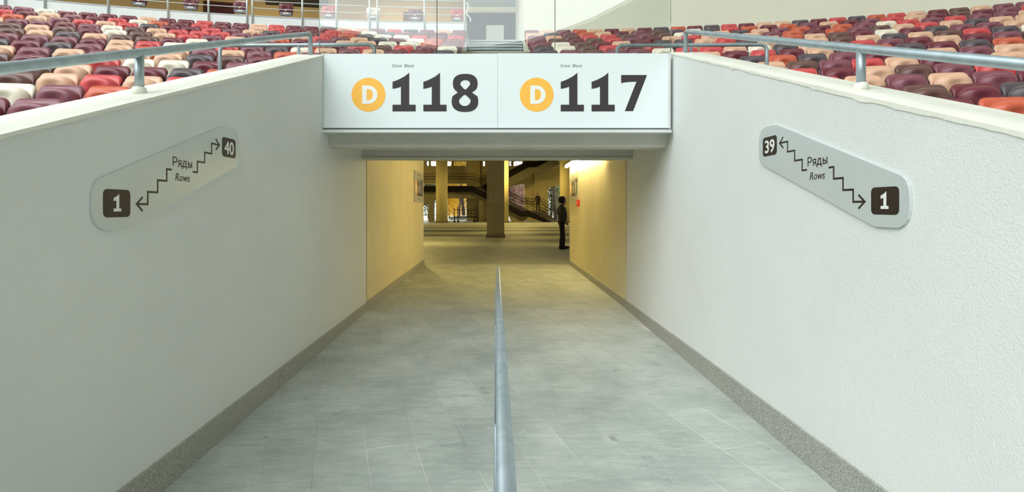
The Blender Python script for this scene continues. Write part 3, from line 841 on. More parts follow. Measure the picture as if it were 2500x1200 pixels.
for side in 'LR':
    for k in range(-5, NROW + 1):
        r = row_r(k); da = 0.5 / r; sg = -1 if side == 'L' else 1
        a0 = solve_angle(r, ANCH[(side, k)]) if (side, k) in ANCH else sg * rnd.uniform(0.2, 0.3)
        if k >= 4:           # first seat of the row stands right beside the aisle
            ai = sg * math.asin(1.115 / r); m_ = max(1, round(abs(a0 - ai) / da)); da = abs(a0 - ai) / m_ if m_ > 3 else da; a0 = ai
        for n in range(-90, 90):
            a = a0 + n * da
            if a * sg <= 0 or abs(a) > radians(58): continue
            x, y = arc_pts(r, a)
            if y < 1.2: continue
            lim = 2.16 + 0.34 if (k < 3 or y < 6.3) else 1.12
            if abs(x) < lim - 0.01: continue
            z = row_floor(k); px, py = px_of(x, y, z + SEAT_H)
            spare = dict(x=x, y=y, z=z, a=a)
            if px < -45 or px > 2545 or k < -1:
                if abs(x) < 3 + 1.35 * y and y > 2.2: outer.append(spare)
                continue
            # is the top above the wall's outer edge or the sign?
            if y * 0 + abs(px - CX) > 425:
                xo = 2.125 if side == 'L' else 2.175
                ye = xo * F / abs(px - CX); ye = min(ye, 5.63)
                edge = CY - F * ((top_l(ye) if side == 'L' else top_r(ye)) - EYE) / ye
                if py > edge - 1: outer.append(spare); continue
            elif py > 129:
                if k >= 3: outer.append(spare)
                continue
            seats.append(dict(side=side, k=k, a=a, x=x, y=y, z=z, px=px, py=py, d=sqrt(x * x + y * y)))
# colours
freq = 'MMMMMMMPPPPPPKKBBBRRRROOTTTTCC'
for s in seats:
    w = 650.0 / s['y']; best = None; h = max(6.0, 0.16 * w)
    for (qx, qy, c) in SAMP:
        d = ((qx - s['px']) / (0.5 * w)) ** 2 + ((qy - s['py'] - 2) / h) ** 2
        if best is None or d < best[0]: best = (d, c)
    s['c'] = best[1] if best[0] < 1.6 else rnd.choice(freq)

ORD = ['', 'first', 'second', 'third', 'fourth', 'fifth', 'sixth', 'seventh', 'eighth', 'ninth', 'tenth', 'eleventh', 'twelfth', 'thirteenth', 'fourteenth', 'fifteenth', 'sixteenth', 'seventeenth', 'eighteenth', 'nineteenth']
TENS = {20: ('twentieth', 'twenty'), 30: ('thirtieth', 'thirty'), 40: ('fortieth', 'forty'), 50: ('fiftieth', 'fifty')}
def ordinal(n):
    if n < 20: return ORD[n]
    t, u = n // 10 * 10, n % 10
    return TENS[t][0] if u == 0 else TENS[t][1] + '-' + ORD[u]
seats.sort(key=lambda s: (s['side'], s['k'], abs(s['a'])))
cnt = {}
for s in seats:
    key = (s['side'], s['k']); cnt[key] = cnt.get(key, 0) + 1; s['n'] = cnt[key]
by_size = sorted(seats, key=lambda s: s['y'])
single = by_size[:298]; rest = by_size[298:]
for s in single:
    rowname = 'top row' if s['k'] == NROW else ordinal(NROW + 1 - s['k']) + ' row from top'
    blk = 'railing' if s['side'] == 'L' else 'cream wall'
    fromw = 'from steps' if s['k'] >= 5 else 'from ramp'
    lab = f"{SEATN[s['c']]} folding stadium seat, {rowname}, {ordinal(s['n'])} {fromw}, {blk} side"
    s['o'] = place_seat(s['c'], s['x'], s['y'], s['z'], s['a'], lab, 'folding seats in the stand below the %s' % blk)
# the farther seats joined: past the first three hundred
order = list(SEATC)
tmpl = []
for me, mi in ((BACK0, None), (PAN0, None), (BASE0, 8), (DISC0, 9)):
    off = Vector((0, -0.166, 0.535)) if me is DISC0 else Vector((0, 0, 0))
    tmpl.append(([v.co + off for v in me.vertices], [tuple(p.vertices) for p in me.polygons], mi))
def joined_seats(name, lst, label, group):
    mb_v = []; mb_f = []; mb_m = []
    for s in lst:
        R = Matrix.Translation((s['x'], s['y'], s['z'])) @ Matrix.Rotation(-s['a'], 4, 'Z')
        for vs, fs, mi in tmpl:
            n = len(mb_v); mb_v.extend([tuple(R @ v) for v in vs])
            mb_f.extend([[i + n for i in f] for f in fs])
            mb_m.extend([mi if mi is not None else order.index(s['c'])] * len(fs))
    me = bpy.data.meshes.new(name); me.from_pydata(mb_v, [], mb_f); me.update()
    me.polygons.foreach_set('material_index', mb_m); me.polygons.foreach_set('use_smooth', [True] * len(mb_f))
    tag(obj(name, me, [SEATM[c] for c in order] + [M_LEG, M_DISC]), label, 'seats', group, 'stuff')
joined_seats('upper_seats', rest, 'mixed maroon, red, tan and cream folding seats filling the upper rows', 'folding seats in the upper rows')
# the rows go on past the picture's edges and down behind the walls
for s in outer: s['c'] = rnd.choice(freq)
joined_seats('outer_seats', outer, 'mixed folding seats of the rows behind the ramp walls and past the edges', 'folding seats of the outer rows')

# ------------------------------------------------------------------ top of the stand
def ring(name, r0, r1, z0, z1, a0, a1, n, m, parent=None, kind='structure'):
    vs = []; fs = []
    for k in range(n + 1):
        a = a0 + (a1 - a0) * k / n
        for (r, z) in ((r0, z0), (r0, z1), (r1, z1), (r1, z0)): vs.append((*arc_pts(r, a), z))
    for k in range(n):
        for j in range(4):
            fs.append((k * 4 + j, k * 4 + (j + 1) % 4, k * 4 + 4 + (j + 1) % 4, k * 4 + 4 + j))
    fs += [(0, 3, 2, 1), (n * 4, n * 4 + 1, n * 4 + 2, n * 4 + 3)]
    me = fix_normals(MB().add(vs, fs).mesh())
    return obj(name, me, m, parent, kind)
RP = row_r(13) + 0.45
aL = -math.asin(0.93 / RP); aE = radians(-62)
ring('wall_platform', RP, RP + 0.2, row_floor(13) - 0.1, EYE + 5.86, aL, aE, 40, M_PARAPET)
ring('trim_3', RP - 0.012, RP + 0.22, EYE + 5.86, EYE + 5.89, aL, aE, 40, mat('zinc_capping', (170, 174, 174), rough=0.5, metal=0.4))
ring('floor_platform', RP + 0.2, RP + 6.5, EYE + 5.6, EYE + 5.84, aL, aE, 40, M_TERR)
ring('wall_platform_back', RP + 6.0, RP + 6.2, EYE + 5.84, EYE + 9.4, -math.asin(1.25 / (RP + 6)), aE, 40, M_TAN)
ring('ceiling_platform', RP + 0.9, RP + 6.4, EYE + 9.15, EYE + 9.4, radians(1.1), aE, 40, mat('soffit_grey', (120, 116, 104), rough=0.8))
ring('wall_sky_block', RP + 0.9, RP + 1.2, EYE + 9.15, EYE + 30.2, radians(1.1), radians(-76), 40, M_PARAPET)  # unseen wall added to stop sky light reaching the seats from behind
aR = math.asin(0.90 / (RP + 0.1))
ring('wall_cream', RP + 0.1, RP + 0.5, row_floor(13) - 0.1, EYE + 30.2, aR, radians(76), 40, M_CREAM)  # carried up to the roof out of view to block sky light
MB().box(0.90, 1.2, YO + RP + 0.1, 24.2, row_floor(13) - 0.1, EYE + 9.6).build('wall_return', M_PARAPET, kind='structure')
MB().box(-1.25, -0.95, YO + RP + 0.3, 24.2, row_floor(13), EYE + 5.86).build('wall_stair_side', M_PARAPET, kind='structure')
MB().box(-1.5, 0.9, 24.0, 24.3, EYE + 5.2, EYE + 9.6).build('wall_passage', mat('passage_reflection_tint', (34, 64, 82), rough=0.8, noise=0.1, nscale=1.2), kind='structure')  # blue in the wall colour stands for the tint of the glass reflection
ex_ = thing('door_1', (-0.2, 23.9, EYE + 5.4), kind='structure')
MB().box(-1.3, 0.89, 23.86, 23.99, EYE + 8.75, EYE + 8.98).build('head_trim', M_CREAM, ex_)
MB().box(-1.3, 0.89, 23.9, 23.99, EYE + 8.98, EYE + 9.5).build('transom_panel', mat('grey_transom', (128, 136, 136), rough=0.7, noise=0.1, nscale=8), ex_)
t = thing('notice_board', (-0.02, 20, EYE + 5.45), 'grey board standing in the dark doorway at the top of the steps', 'board')
X0, _, ZT = at(1187, 62, 20); X1, _, _ = at(1230, 62, 20)
MB().box(X0, X1, 19.98, 20.02, EYE + 5.64, ZT).build('board', mat('board_grey', (168, 170, 158), rough=0.7), t)
MB().box(X0 + 0.05, X0 + 0.09, 19.85, 20.15, EYE + 5.6, EYE + 5.64).build('foot', M_LEG, t)
MB().box(X1 - 0.09, X1 - 0.05, 19.85, 20.15, EYE + 5.6, EYE + 5.64).build('foot', M_LEG, t)
MB().box(X0 + 0.16, X1 - 0.16, 19.972, 19.98, EYE + 5.82, EYE + 5.86).build('print_line', M_GREYINK, t)

# doors and shutter in the back wall of the platform
M_DOOR = mat('dark_red_door', (74, 24, 28), rough=0.6)
for px0, px1, nm in ((498, 572, 'door_2'), (985, 1037, 'door_3')):
    ab = [solve_angle(RP + 6.0, p) for p in (px0, px1)]
    d = thing(nm, (*arc_pts(RP + 5.95, sum(ab) / 2), EYE + 5.84), kind='structure')
    ring('door_leaf', RP + 5.93, RP + 5.999, EYE + 5.84, EYE + 8.35, ab[0], ab[1], 4, M_DOOR, d, None)
    am = ab[0] + (ab[1] - ab[0]) * 0.45
    ring('door_plate', RP + 5.92, RP + 5.929, EYE + 7.55, EYE + 7.85, am - 0.006, am + 0.004, 2, M_TAN, d, None)
a0, a1 = solve_angle(RP + 5.9, 648), solve_angle(RP + 5.9, 800)
sh = thing('roller_shutter', (*arc_pts(RP + 5.8, (a0 + a1) / 2), EYE + 8.4), 'grey ribbed roller shutter box high on the platform back wall', 'shutter')
for k in range(26):
    q0 = a0 + (a1 - a0) * k / 26; q1 = a0 + (a1 - a0) * (k + 0.7) / 26
    ring('slat', RP + 5.86, RP + 5.95, EYE + 8.42, EYE + 9.1, q0, q1, 1, mat('shutter_grey', (96, 92, 80), rough=0.7), sh, None)
ring('backing', RP + 5.95, RP + 5.99, EYE + 8.40, EYE + 9.14, a0, a1, 6, mat('shutter_back', (64, 62, 54), rough=0.8), sh, None)

# white railing on the platform edge, panel by panel
M_RAILW = mat('rail_white', (214, 222, 222), rough=0.4, metal=0.3)
RR = RP - 0.03
panels = [((-90, 10, 109), 'at the frame edge'), ((115, 264), ''), ((270, 410, 509, 603), ''), ((616, 738, 821, 902), ''), ((921, 1036, 1134), '')]
panels = [(-110, 12, 109), (264, 410, 509, 603), (616, 738, 821, 902), (921, 1036, 1134)]
plabel = ['white platform railing at the far outer end above the 118 seats', 'white platform railing in front of the dark red door',
          'white platform railing in front of the grey roller shutter', 'white platform railing ending beside the dark doorway']
for pp, lb in zip(panels, plabel):
    an = [solve_angle(RR, p) for p in pp]
    xm, ym = arc_pts(RR, sum(an) / len(an))
    t = thing('platform_railing', (xm, ym, EYE + 5.5), lb, 'railing', 'white railing panels along the platform')
    for a in an:
        x, y = arc_pts(RR, a)
        MB().tube([(x, y, EYE + 5.42), (x, y, EYE + 7.0)], 0.029, 10).build('post', M_RAILW, t)
    a_first, a_last = an[0], an[-1]
    if pp[0] == -110: a_last = solve_angle(RR, 258)
    for z in (6.11, 6.33, 6.55, 6.77, 7.0):
        pts = [(*arc_pts(RR, a_first + (a_last - a_first) * j / 14), EYE + z) for j in range(15)]
        MB().tube(pts, 0.0125 if z < 6.9 else 0.024, 8).build('bar', M_RAILW, t)
# safety chain hooked on the railing end by the doorway
xa, ya = arc_pts(RR, solve_angle(RR, 1134))
ch = MB(); pts = []
for j in range(13):
    u = j / 12; pts.append((xa + 0.06 + 0.10 * u + 0.05 * sin(u * 9), ya - 0.02, EYE + 6.5 - 0.62 * u))
ch.tube(pts, [0.012 + 0.014 * abs(sin(j * 1.7)) for j in range(13)], 8)
tag(ch.build('safety_chain', M_RAILW), 'white safety chain hanging from the railing end by the dark doorway', 'chain')

for i, (px, c) in enumerate(((343, 'M'), (468, 'P'), (589, 'P'), (700, 'M'), (804, 'R'), (912, 'C'), (1014, 'P'), (1116, 'R'))):
    r = RP + 0.95; a = solve_angle(r, px); x, y = arc_pts(r, a)
    place_seat(c, x, y, EYE + 5.84, a, f"{SEATN[c]} seat alone on the platform behind the railing, {ordinal(8 - i)} from the doorway", 'single seats on the platform', 'companion_chair', True)

# ------------------------------------------------------------------ hall behind the tunnel
YF = 57.5
M_HALLW = mat('hall_plaster', (214, 196, 140), rough=0.85, noise=0.05, nscale=1.5, bump=0.15, bscale=40)
M_HALLC = mat('hall_concrete', (150, 142, 118), rough=0.85, noise=0.08, nscale=2)
def hall_floor_mat():
    m = bpy.data.materials.new('hall_tiles'); m.use_nodes = True
    N = m.node_tree.nodes; L = m.node_tree.links; b = N['Principled BSDF']
    g = N.new('ShaderNodeNewGeometry'); mp = N.new('ShaderNodeMapping'); br = N.new('ShaderNodeTexBrick'); no = N.new('ShaderNodeTexNoise')
    mp.inputs['Rotation'].default_value = (0, 0, radians(-16.5) + pi / 2)
    L.new(g.outputs['Position'], mp.inputs['Vector']); L.new(mp.outputs[0], br.inputs['Vector'])
    br.inputs['Scale'].default_value = 1.0; br.inputs['Brick Width'].default_value = 0.595; br.inputs['Row Height'].default_value = 0.305
    br.inputs['Mortar Size'].default_value = 0.004
    br.inputs['Color1'].default_value = (*lin((140, 144, 136)), 1); br.inputs['Color2'].default_value = (*lin((152, 155, 147)), 1); br.inputs['Mortar'].default_value = (*lin((146, 148, 140)), 1)
    L.new(br.outputs['Color'], b.inputs['Base Color']); b.inputs['Roughness'].default_value = 0.55
    return m
hf = MB(); hf.box(-42, 42, YE, YF + 0.9, -0.2, 0.0)
hf.build('floor_hall', hall_floor_mat(), kind='structure')
MB().box(-42, XL - 0.42, YE - 0.35, YE, 0.0, 3.85).build('wall_hall_near_left', M_HALLW, kind='structure')
MB().box(XR + 0.42, 42, YE - 0.35, YE, 0.0, 3.85).build('wall_hall_near_right', M_HALLW, kind='structure')
MB().box(XL - 0.42, XR + 0.42, YE - 0.35, YE, 2.78, 3.85).build('wall_hall_near_top', M_HALLW, kind='structure')
MB().box(-42, 42, 17.9, YF + 0.8, 6.6, 6.85).build('ceiling_hall', M_HALLC, kind='structure')
MB().box(-42.4, -42, YE, YF + 0.8, 0, 6.7).build('wall_hall_left', M_HALLW, kind='structure')
MB().box(42, 42.4, YE, YF + 0.8, 0, 6.7).build('wall_hall_right', M_HALLW, kind='structure')

def fx(px): return (px - CX) / F * YF
def fz(py): return EYE + (CY - py) / F * YF
lower = [(-9.6, fx(1064.5), 4.0), (fx(1092), fx(1139), 4.0), (fx(1236), fx(1280.5), fz(449)), (fx(1338), fx(1400), 4.05), (10.5, 13.0, 4.0)]
upper = [(fx(1040), fx(1065)), (fx(1088), fx(1138.5)), (fx(1178), fx(1203)), (fx(1238), fx(1277.5)), (fx(1335), fx(1375))]
ZW0, ZW1, ZT_ = fz(405.5), 6.5, 6.6
m = MB()
xs = sorted({-42, 42} | {v for a, b, _ in lower for v in (a, b)} | {v for a, b in upper for v in (a, b)})
zs = [0, fz(449), 4.0, 4.05, ZW0, ZW1, ZT_]
for x0, x1 in zip(xs[:-1], xs[1:]):
    xm = (x0 + x1) / 2
    op = sorted([(0, h) for a, b, h in lower if a < xm < b] + [(ZW0, ZW1) for a, b in upper if a < xm < b])
    z = 0
    for (z0, z1) in op + [(ZT_, ZT_)]:
        if z0 > z + 1e-6: m.box(x0, x1, YF, YF + 0.75, z, z0)
        z = z1
m.build('wall_facade', M_HALLW, kind='structure')
# curved heads of the two wide openings
for (a, b, h) in (lower[3], lower[2]):
    poly = [(a, h + 0.02)] + [(a + (b - a) * j / 8, h - 0.55 * (1 - j / 8) ** 2) for j in range(9)] + [(b, h + 0.02)]
    MB().prism(poly, 'Y', YF + 0.01, YF + 0.74).build('arch_head', M_HALLW, bpy.data.objects['wall_facade'])
MB().box(fx(1304), fx(1310.5), YF - 0.25, YF, 0, 6.6).build('pilaster', M_HALLW, bpy.data.objects['wall_facade'])
MB().box(fx(1168), fx(1172), YF - 0.25, YF, 0, 6.6).build('pilaster', M_HALLW, bpy.data.objects['wall_facade'])
M_WGLASS = M_GLASS
wid = 0
for (a, b) in upper:
    wid += 1
    w = thing('window_%d' % wid, ((a + b) / 2, YF + 0.4, ZW0), kind='structure')
    MB().box(a - 0.12, b + 0.12, YF - 0.12, YF + 0.1, ZW0 - 0.16, ZW0).build('window_sill', M_HALLW, w)
    fr = MB(); t_ = 0.06
    fr.box(a, b, YF + 0.36, YF + 0.44, ZW0, ZW0 + t_); fr.box(a, b, YF + 0.36, YF + 0.44, ZW1 - t_, ZW1)
    fr.box(a, a + t_, YF + 0.36, YF + 0.44, ZW0 + t_, ZW1 - t_); fr.box(b - t_, b, YF + 0.36, YF + 0.44, ZW0 + t_, ZW1 - t_)
    fr.build('window_frame', mat('window_frame', (196, 184, 150), rough=0.6), w)
    xm = a + (b - a) * 0.33
    MB().box(xm - 0.13, xm + 0.13, YF + 0.3, YF + 0.45, ZW0 + t_, ZW1 - t_).build('mullion', M_HALLW, w)
    MB().box(a + t_, b - t_, YF + 0.395, YF + 0.405, ZW0 + t_, ZW1 - t_).build('pane', M_GLASS, w)

# square column with an emergency exit sheet, round columns behind
YC = 25.1
c0 = thing('column_square', (0, YC + 0.45, 0), kind='structure')
xa, xb = (1188.5 - CX) / F * YC, (1231.2 - CX) / F * YC
MB().box(xa, xb, YC, YC + 0.83, 0.12, 6.62).build('shaft', mat('column_paint', (146, 134, 100), rough=0.8, noise=0.05, nscale=2), c0)
MB().box(xa - 0.04, xb + 0.04, YC - 0.04, YC + 0.87, 0, 0.155).build('plinth', mat('plinth_stone', (110, 98, 76), rough=0.7, noise=0.1, nscale=9), c0)
M_COL = mat('round_column_paint', (206, 192, 144), rough=0.8, noise=0.05, nscale=1.5)
def round_column(x, y, r=0.56):
    c = thing('column_round', (x, y, 0), kind='structure')
    MB().cyl(x, y, 0.1, 6.62, r, 36).build('shaft', M_COL, c)
    MB().cyl(x, y, 0.0, 0.13, r + 0.05, 36).build('plinth', mat('plinth_stone', (110, 98, 76)), c)
for px in (1078.5, 1227.5, 1381): round_column((px - CX) / F * 50.6, 50.6)
for (x, y) in ((-10.9, 50.6), (-14, 40), (-14, 25.5), (-9, 30), (-20, 34), (-20, 28), (-26, 37), (-26, 31.5), (12, 40), (12, 25.5), (-16, 20)): round_column(x, y, 0.5)  # unseen columns; those off to one side added to cast bands of shade

t = thing('exit_notice', (0, YC, 1.7), 'white sheet with a running figure and arrow taped to the square column', 'notice')
s_ = YC / F
nx0, nx1, nz0, nz1 = (1197.5 - CX) * s_, (1222.5 - CX) * s_, EYE + (CY - 493) * s_, EYE + (CY - 467) * s_
MB().box(nx0, nx1, YC - 0.004, YC - 0.0005, nz0, nz1).build('sheet', mat('paper', (158, 146, 112), rough=0.8), t)
m = MB(); fs_ = (nz1 - nz0) / 26
def mp_(x, y): return ((x * 0.72 + 1.2) * fs_, (y * 0.72 + 0.6) * fs_)
man = [[(8.2, 13.4), (7.2, 10.2)], [(7.2, 10.2), (9.4, 7.9), (9.2, 5.2), (10.6, 5.0)], [(7.2, 10.2), (6.4, 7.4), (4.2, 5.4)], [(8.0, 13.0), (5.8, 12.2), (5.2, 10.4)], [(8.2, 13.0), (10.4, 11.6), (11.8, 12.6)]]
for p in man: stroke(m, [mp_(*q) for q in p], 0.95 * fs_, 0.001)
m.prism(circle(*mp_(9.0, 15.2), 0.95 * fs_, 14), 'Z', 0, 0.001)
put('pictogram', m.mesh(), frame_front(nx0, YC - 0.004, nz0), mat('faded_ink', (96, 84, 62)), t)
m = MB(); stroke(m, [mp_(20, 9), mp_(27, 9)], 1.0 * fs_, 0.001); stroke(m, [mp_(24.3, 11.5), mp_(27.2, 9), mp_(24.3, 6.5)], 1.0 * fs_, 0.001)
put('arrow', m.mesh(), frame_front(nx0, YC - 0.004, nz0), mat('faded_ink', (96, 84, 62)), t)
m = MB(); stroke(m, [mp_(3, 25), mp_(25, 25)], 0.7 * fs_, 0.001)
for k in range(9): stroke(m, [mp_(3 + k * 2.6, 28.5), mp_(4.9 + k * 2.6, 28.5)], 0.8 * fs_, 0.001)
put('print_line', m.mesh(), frame_front(nx0, YC - 0.004, nz0), mat('faded_ink', (96, 84, 62)), t)

# stair in the hall
YA, YB = 52.0, 53.9          # near and far side of the lower flight
k52 = YA / F
def P(px, py): return ((px - CX) * k52, EYE + (CY - py) * k52)
M_STAIR = mat('stair_concrete', (120, 114, 92), rough=0.85, noise=0.06, nscale=2)
M_TREAD = mat('tread_stone', (128, 122, 104), rough=0.8)
st = thing('hall_staircase', (-1, 54, 0), 'dark steel and concrete staircase with landings along the back of the hall', 'staircase')
L1, L1b, L2a, L2b, FT = P(940, 453.5), P(1155, 453.5), P(1272.5, 514), P(1292, 514), P(1346, 541.5)
kB = YB / F
near_path = [L1, L1b, L2a, L2b, FT]
far_path = [(L1[0], L1[1]), ((1176 - CX) * kB, L1b[1]), ((1292 - CX) * kB, L2a[1]), ((1325 - CX) * kB, L2b[1]), ((1364 - CX) * kB, FT[1])]
def stringer(y, top, d=0.57):
    a, b, c, e, f = top
    bot = [(f[0] - 0.75, 0.0), (e[0] - 0.15, max(0.02, e[1] - d)), (c[0] - 0.12, c[1] - d), (b[0] - 0.14, b[1] - d), (a[0], a[1] - d)]
    return MB().prism(list(top) + [(f[0], 0.0)] + bot, 'Y', y, y + 0.06)
stringer(YA, near_path).build('stringer', M_DARK, st); stringer(YB, far_path).build('stringer', M_DARK, st)
def skew_slab(xa0, xa1, xb0, xb1, z0, z1):
    """slab between the two stringers, its ends following their offset"""
    return MB().prism([(xa0, YA + 0.06), (xa1, YA + 0.06), (xb1, YB), (xb0, YB)], 'Z', z0, z1)
for (i0, i1, n) in ((1, 2, 15), (3, 4, 7)):
    for k in range(n):
        f = (k + 0.5) / n; lerp = lambda p, q: p + (q - p) * f
        xa_, xb_ = lerp(near_path[i0][0], near_path[i1][0]), lerp(far_path[i0][0], far_path[i1][0])
        z = lerp(near_path[i0][1], near_path[i1][1]) - 0.05
        skew_slab(xa_ - 0.16, xa_ + 0.16, xb_ - 0.16, xb_ + 0.16, max(0.0, z - 0.12), max(0.03, z)).build('step', M_TREAD, st)
MB().box(L1[0], L1b[0], YA + 0.06, 56.6, L1[1] - 0.2, L1[1] - 0.01).build('landing', M_TREAD, st)
skew_slab(near_path[2][0], near_path[3][0], far_path[2][0], far_path[3][0], L2a[1] - 0.14, L2a[1] - 0.005).build('landing', M_TREAD, st)
# concrete beam and piers
zb = EYE + (CY - 483.3) * k52
d = 0.57
MB().prism([(L1[0], L1[1] - d), (L1b[0] - 0.14, L1b[1] - d), (L2a[0] - 0.12, L2a[1] - d), (L2b[0], L2b[1] - d), (L2b[0] - 0.6, 0), (L2a[0] - 0.9, 0.0), (P(1241, 525)[0], P(1241, 525)[1]),
            P(1187.5, 492), P(1184, 541), P(1169.5, 541), P(1169.5, 487.5), P(1164, 483.3), P(1064, 483.3), P(1057.5, 489), P(1057.5, 541), P(1044.5, 541), P(1044.5, 494), P(1030, 503), P(1005, 503), P(940, 490)], 'Y', YA + 0.3, YA + 1.3).build('concrete_frame', M_STAIR, st)
# upper flight behind
YU, YV = 54.4, 56.3
ku = YU / F
def Q(px, py): return ((px - CX) * ku, EYE + (CY - py) * ku)
utop = [Q(1178, 453), Q(1283, 394.2), Q(1312, 393.5), Q(1356, 369)]
ubot = [Q(1360, 381), Q(1309, 407.5), Q(1289.5, 408), Q(1178, 468)]
for y in (YU, YV): MB().prism(utop + ubot, 'Y', y, y + 0.06).build('stringer', M_DARK, st)
MB().prism([Q(1360, 381), Q(1309, 407.6), Q(1289.5, 408.1), Q(1178, 468), Q(1178, 489), Q(1241, 457.5), Q(1304, 421.7), Q(1326, 421), Q(1366, 400)], 'Y', YU + 0.1, YV - 0.1).build('flight_slab', M_STAIR, st)
def railing(path, y, parent, h=1.22, sp=0.115, w=0.02, hand=(0.92, 0.68)):
    bal = MB()
    for (a, b) in zip(path[:-1], path[1:]):
        L_ = abs(b[0] - a[0]); n = max(1, int(L_ / sp))
        for k in range(n):
            f = (k + 0.5) / n; x = a[0] + (b[0] - a[0]) * f; z = a[1] + (b[1] - a[1]) * f
            bal.box(x - w / 2, x + w / 2, y - w / 2, y + w / 2, z, z + h)
    bal.build('balusters', M_DARK, parent, 'stuff')
    for hh, r in ((h, 0.018),) + tuple((q, 0.03) for q in hand):
        MB().tube([(x, y, z + hh) for x, z in path], r, 6).build('handrail', M_DARK, parent)
railing([L1, L1b, L2a, L2b, FT], YA + 0.03, st)
railing(far_path[1:], YB + 0.03, st)
railing([Q(1180, 452), Q(1283, 394.2), Q(1312, 393.5)], YU + 0.03, st)

# trolley in front of the opening
YT = 50.9; kt = YT / F
def T(px, py): return ((px - CX) * kt, EYE + (CY - py) * kt)
tr_ = thing('flatbed_trolley', (-2.8, YT + 0.4, 0), 'dark metal flatbed trolley with end rails below the stair landing', 'trolley')
x0, x1 = T(1108, 0)[0], T(1160, 0)[0]; zd = T(0, 529)[1]
MB().box(x0, x1 + 0.2, YT, YT + 0.9, zd - 0.06, zd + 0.03).build('deck', M_DARK, tr_)
for (x, y) in ((x0 + 0.06, YT + 0.1), (x0 + 0.36, YT + 0.8), (x1 - 0.08, YT + 0.1), (x1 + 0.16, YT + 0.8)):
    MB().tube([(x, y - 0.04, 0.10), (x, y + 0.04, 0.10)], 0.10, 14).build('wheel', M_DARK, tr_)
    MB().box(x - 0.03, x + 0.03, y - 0.06, y + 0.06, 0.12, zd - 0.05).build('fork', M_DARK, tr_)
for (px, dy, pt) in ((1108.5, 0.04, 507), (1115.5, 0.86, 505), (1159.5, 0.04, 503.5), (1165, 0.86, 503.5)):
    x = T(px, 0)[0]; MB().box(x - 0.03, x + 0.03, YT + dy - 0.03, YT + dy + 0.03, zd, T(0, pt)[1]).build('upright', M_DARK, tr_)
zr = T(0, 512)[1]
MB().bar((x0, YT + 0.04, zr), (x1, YT + 0.04, zr), 0.05).build('rail', M_DARK, tr_)
MB().bar((T(1143, 0)[0], YT + 0.04, T(0, 520.5)[1]), (x1, YT + 0.04, T(0, 520.5)[1]), 0.04).build('rail', M_DARK, tr_)
for px in (1143.5, 1150.5):
    MB().bar((T(px, 0)[0], YT + 0.04, zd), (T(px, 0)[0], YT + 0.04, zr), 0.035).build('stay', M_DARK, tr_)

# number plates near the tunnel's end
def plaque(side, num, label, ylo, yhi):
    left = side < 0; X = XL - 0.011 if left else XR + 0.011
    z0, z1 = 1.555, 2.255; s = 1 if left else -1
    t = thing('block_plate', (X, (ylo + yhi) / 2, z0), label, 'sign')
    ua = ylo if left else yhi
    fr = (lambda u, z, o: frame_left(X + o, ua + u, z0 + z)) if left else (lambda u, z, o: frame_right(X - o, ua - u, z0 + z))
    W_, H_ = yhi - ylo, z1 - z0
    put('plate', shape2d([rounded(W_, H_, 0.015)], 0.02), fr(0, 0, 0), mat('plaque_grey', (178, 176, 160), rough=0.5), t)
    put('badge', shape2d([circle(0, 0, 0.16)], 0.002), fr(0.22, 0.33, 0.02), M_ORANGE, t)
    put('letter', shape2d(sc(DEE, 0.00125), 0.002), fr(0.15, 0.25, 0.022), M_WHITE, t)
    k = 0.42 / 262; u = 0.42
    for ch in num:
        lp = [ONE] if ch == '1' else [SEVEN] if ch == '7' else EIGHT
        put('numeral', shape2d(sc(lp, k), 0.002), fr(u, 0.14, 0.02), M_INK, t); u += 0.30
    put('lettering', text2d('Блок Block', 0.05, 0.001, height=0.04), fr(0.5, 0.61, 0.02), M_GREYINK, t)
    m = MB(); stroke(m, [(0, 0.02), (0.2, 0.02)], 0.022, 0.001); put('print_line', m.mesh(), fr(0.55, 0.05, 0.02), M_GREYINK, t)
plaque(-1, '118', 'upright white plate reading D 118 on the yellow tunnel wall', 11.78, 13.16)
plaque(1, '117', 'upright white plate reading D 117 below the strip lamp in the tunnel', 11.92, 13.30)
t = thing('fire_call_point', (XR + 0.012, 11.85, 1.46), 'small red fire call box on the tunnel wall', 'call box')
M_RED = mat('alarm_red', (190, 52, 30), rough=0.45)
MB().box(XR - 0.055, XR + 0.0115, 11.78, 11.90, 1.455, 1.60).build('case', M_RED, t)
MB().box(XR - 0.0575, XR - 0.0551, 11.80, 11.88, 1.49, 1.565).build('window', M_WHITE, t)
# strip lamp
lp = thing('strip_lamp', (XR - 0.05, 12.0, 2.45), 'lit strip lamp along the top of the tunnel wall above the D 117 plate', 'lamp')
MB().box(XR - 0.16, XR + 0.0115, 9.0, 13.38, 2.475, 2.499).build('housing', M_DARK, lp)
M_TUBE = mat('lamp_tube', (255, 235, 190), emit=((1.0, 0.80, 0.36), 120.0))
MB().tube([(XR - 0.075, 9.05, 2.45), (XR - 0.075, 13.34, 2.45)], 0.022, 12).build('tube', M_TUBE, lp)
for y in (9.03, 13.36): MB().box(XR - 0.11, XR - 0.03, y - 0.02, y + 0.02, 2.42, 2.475).build('end_cap', M_WHITE, lp)

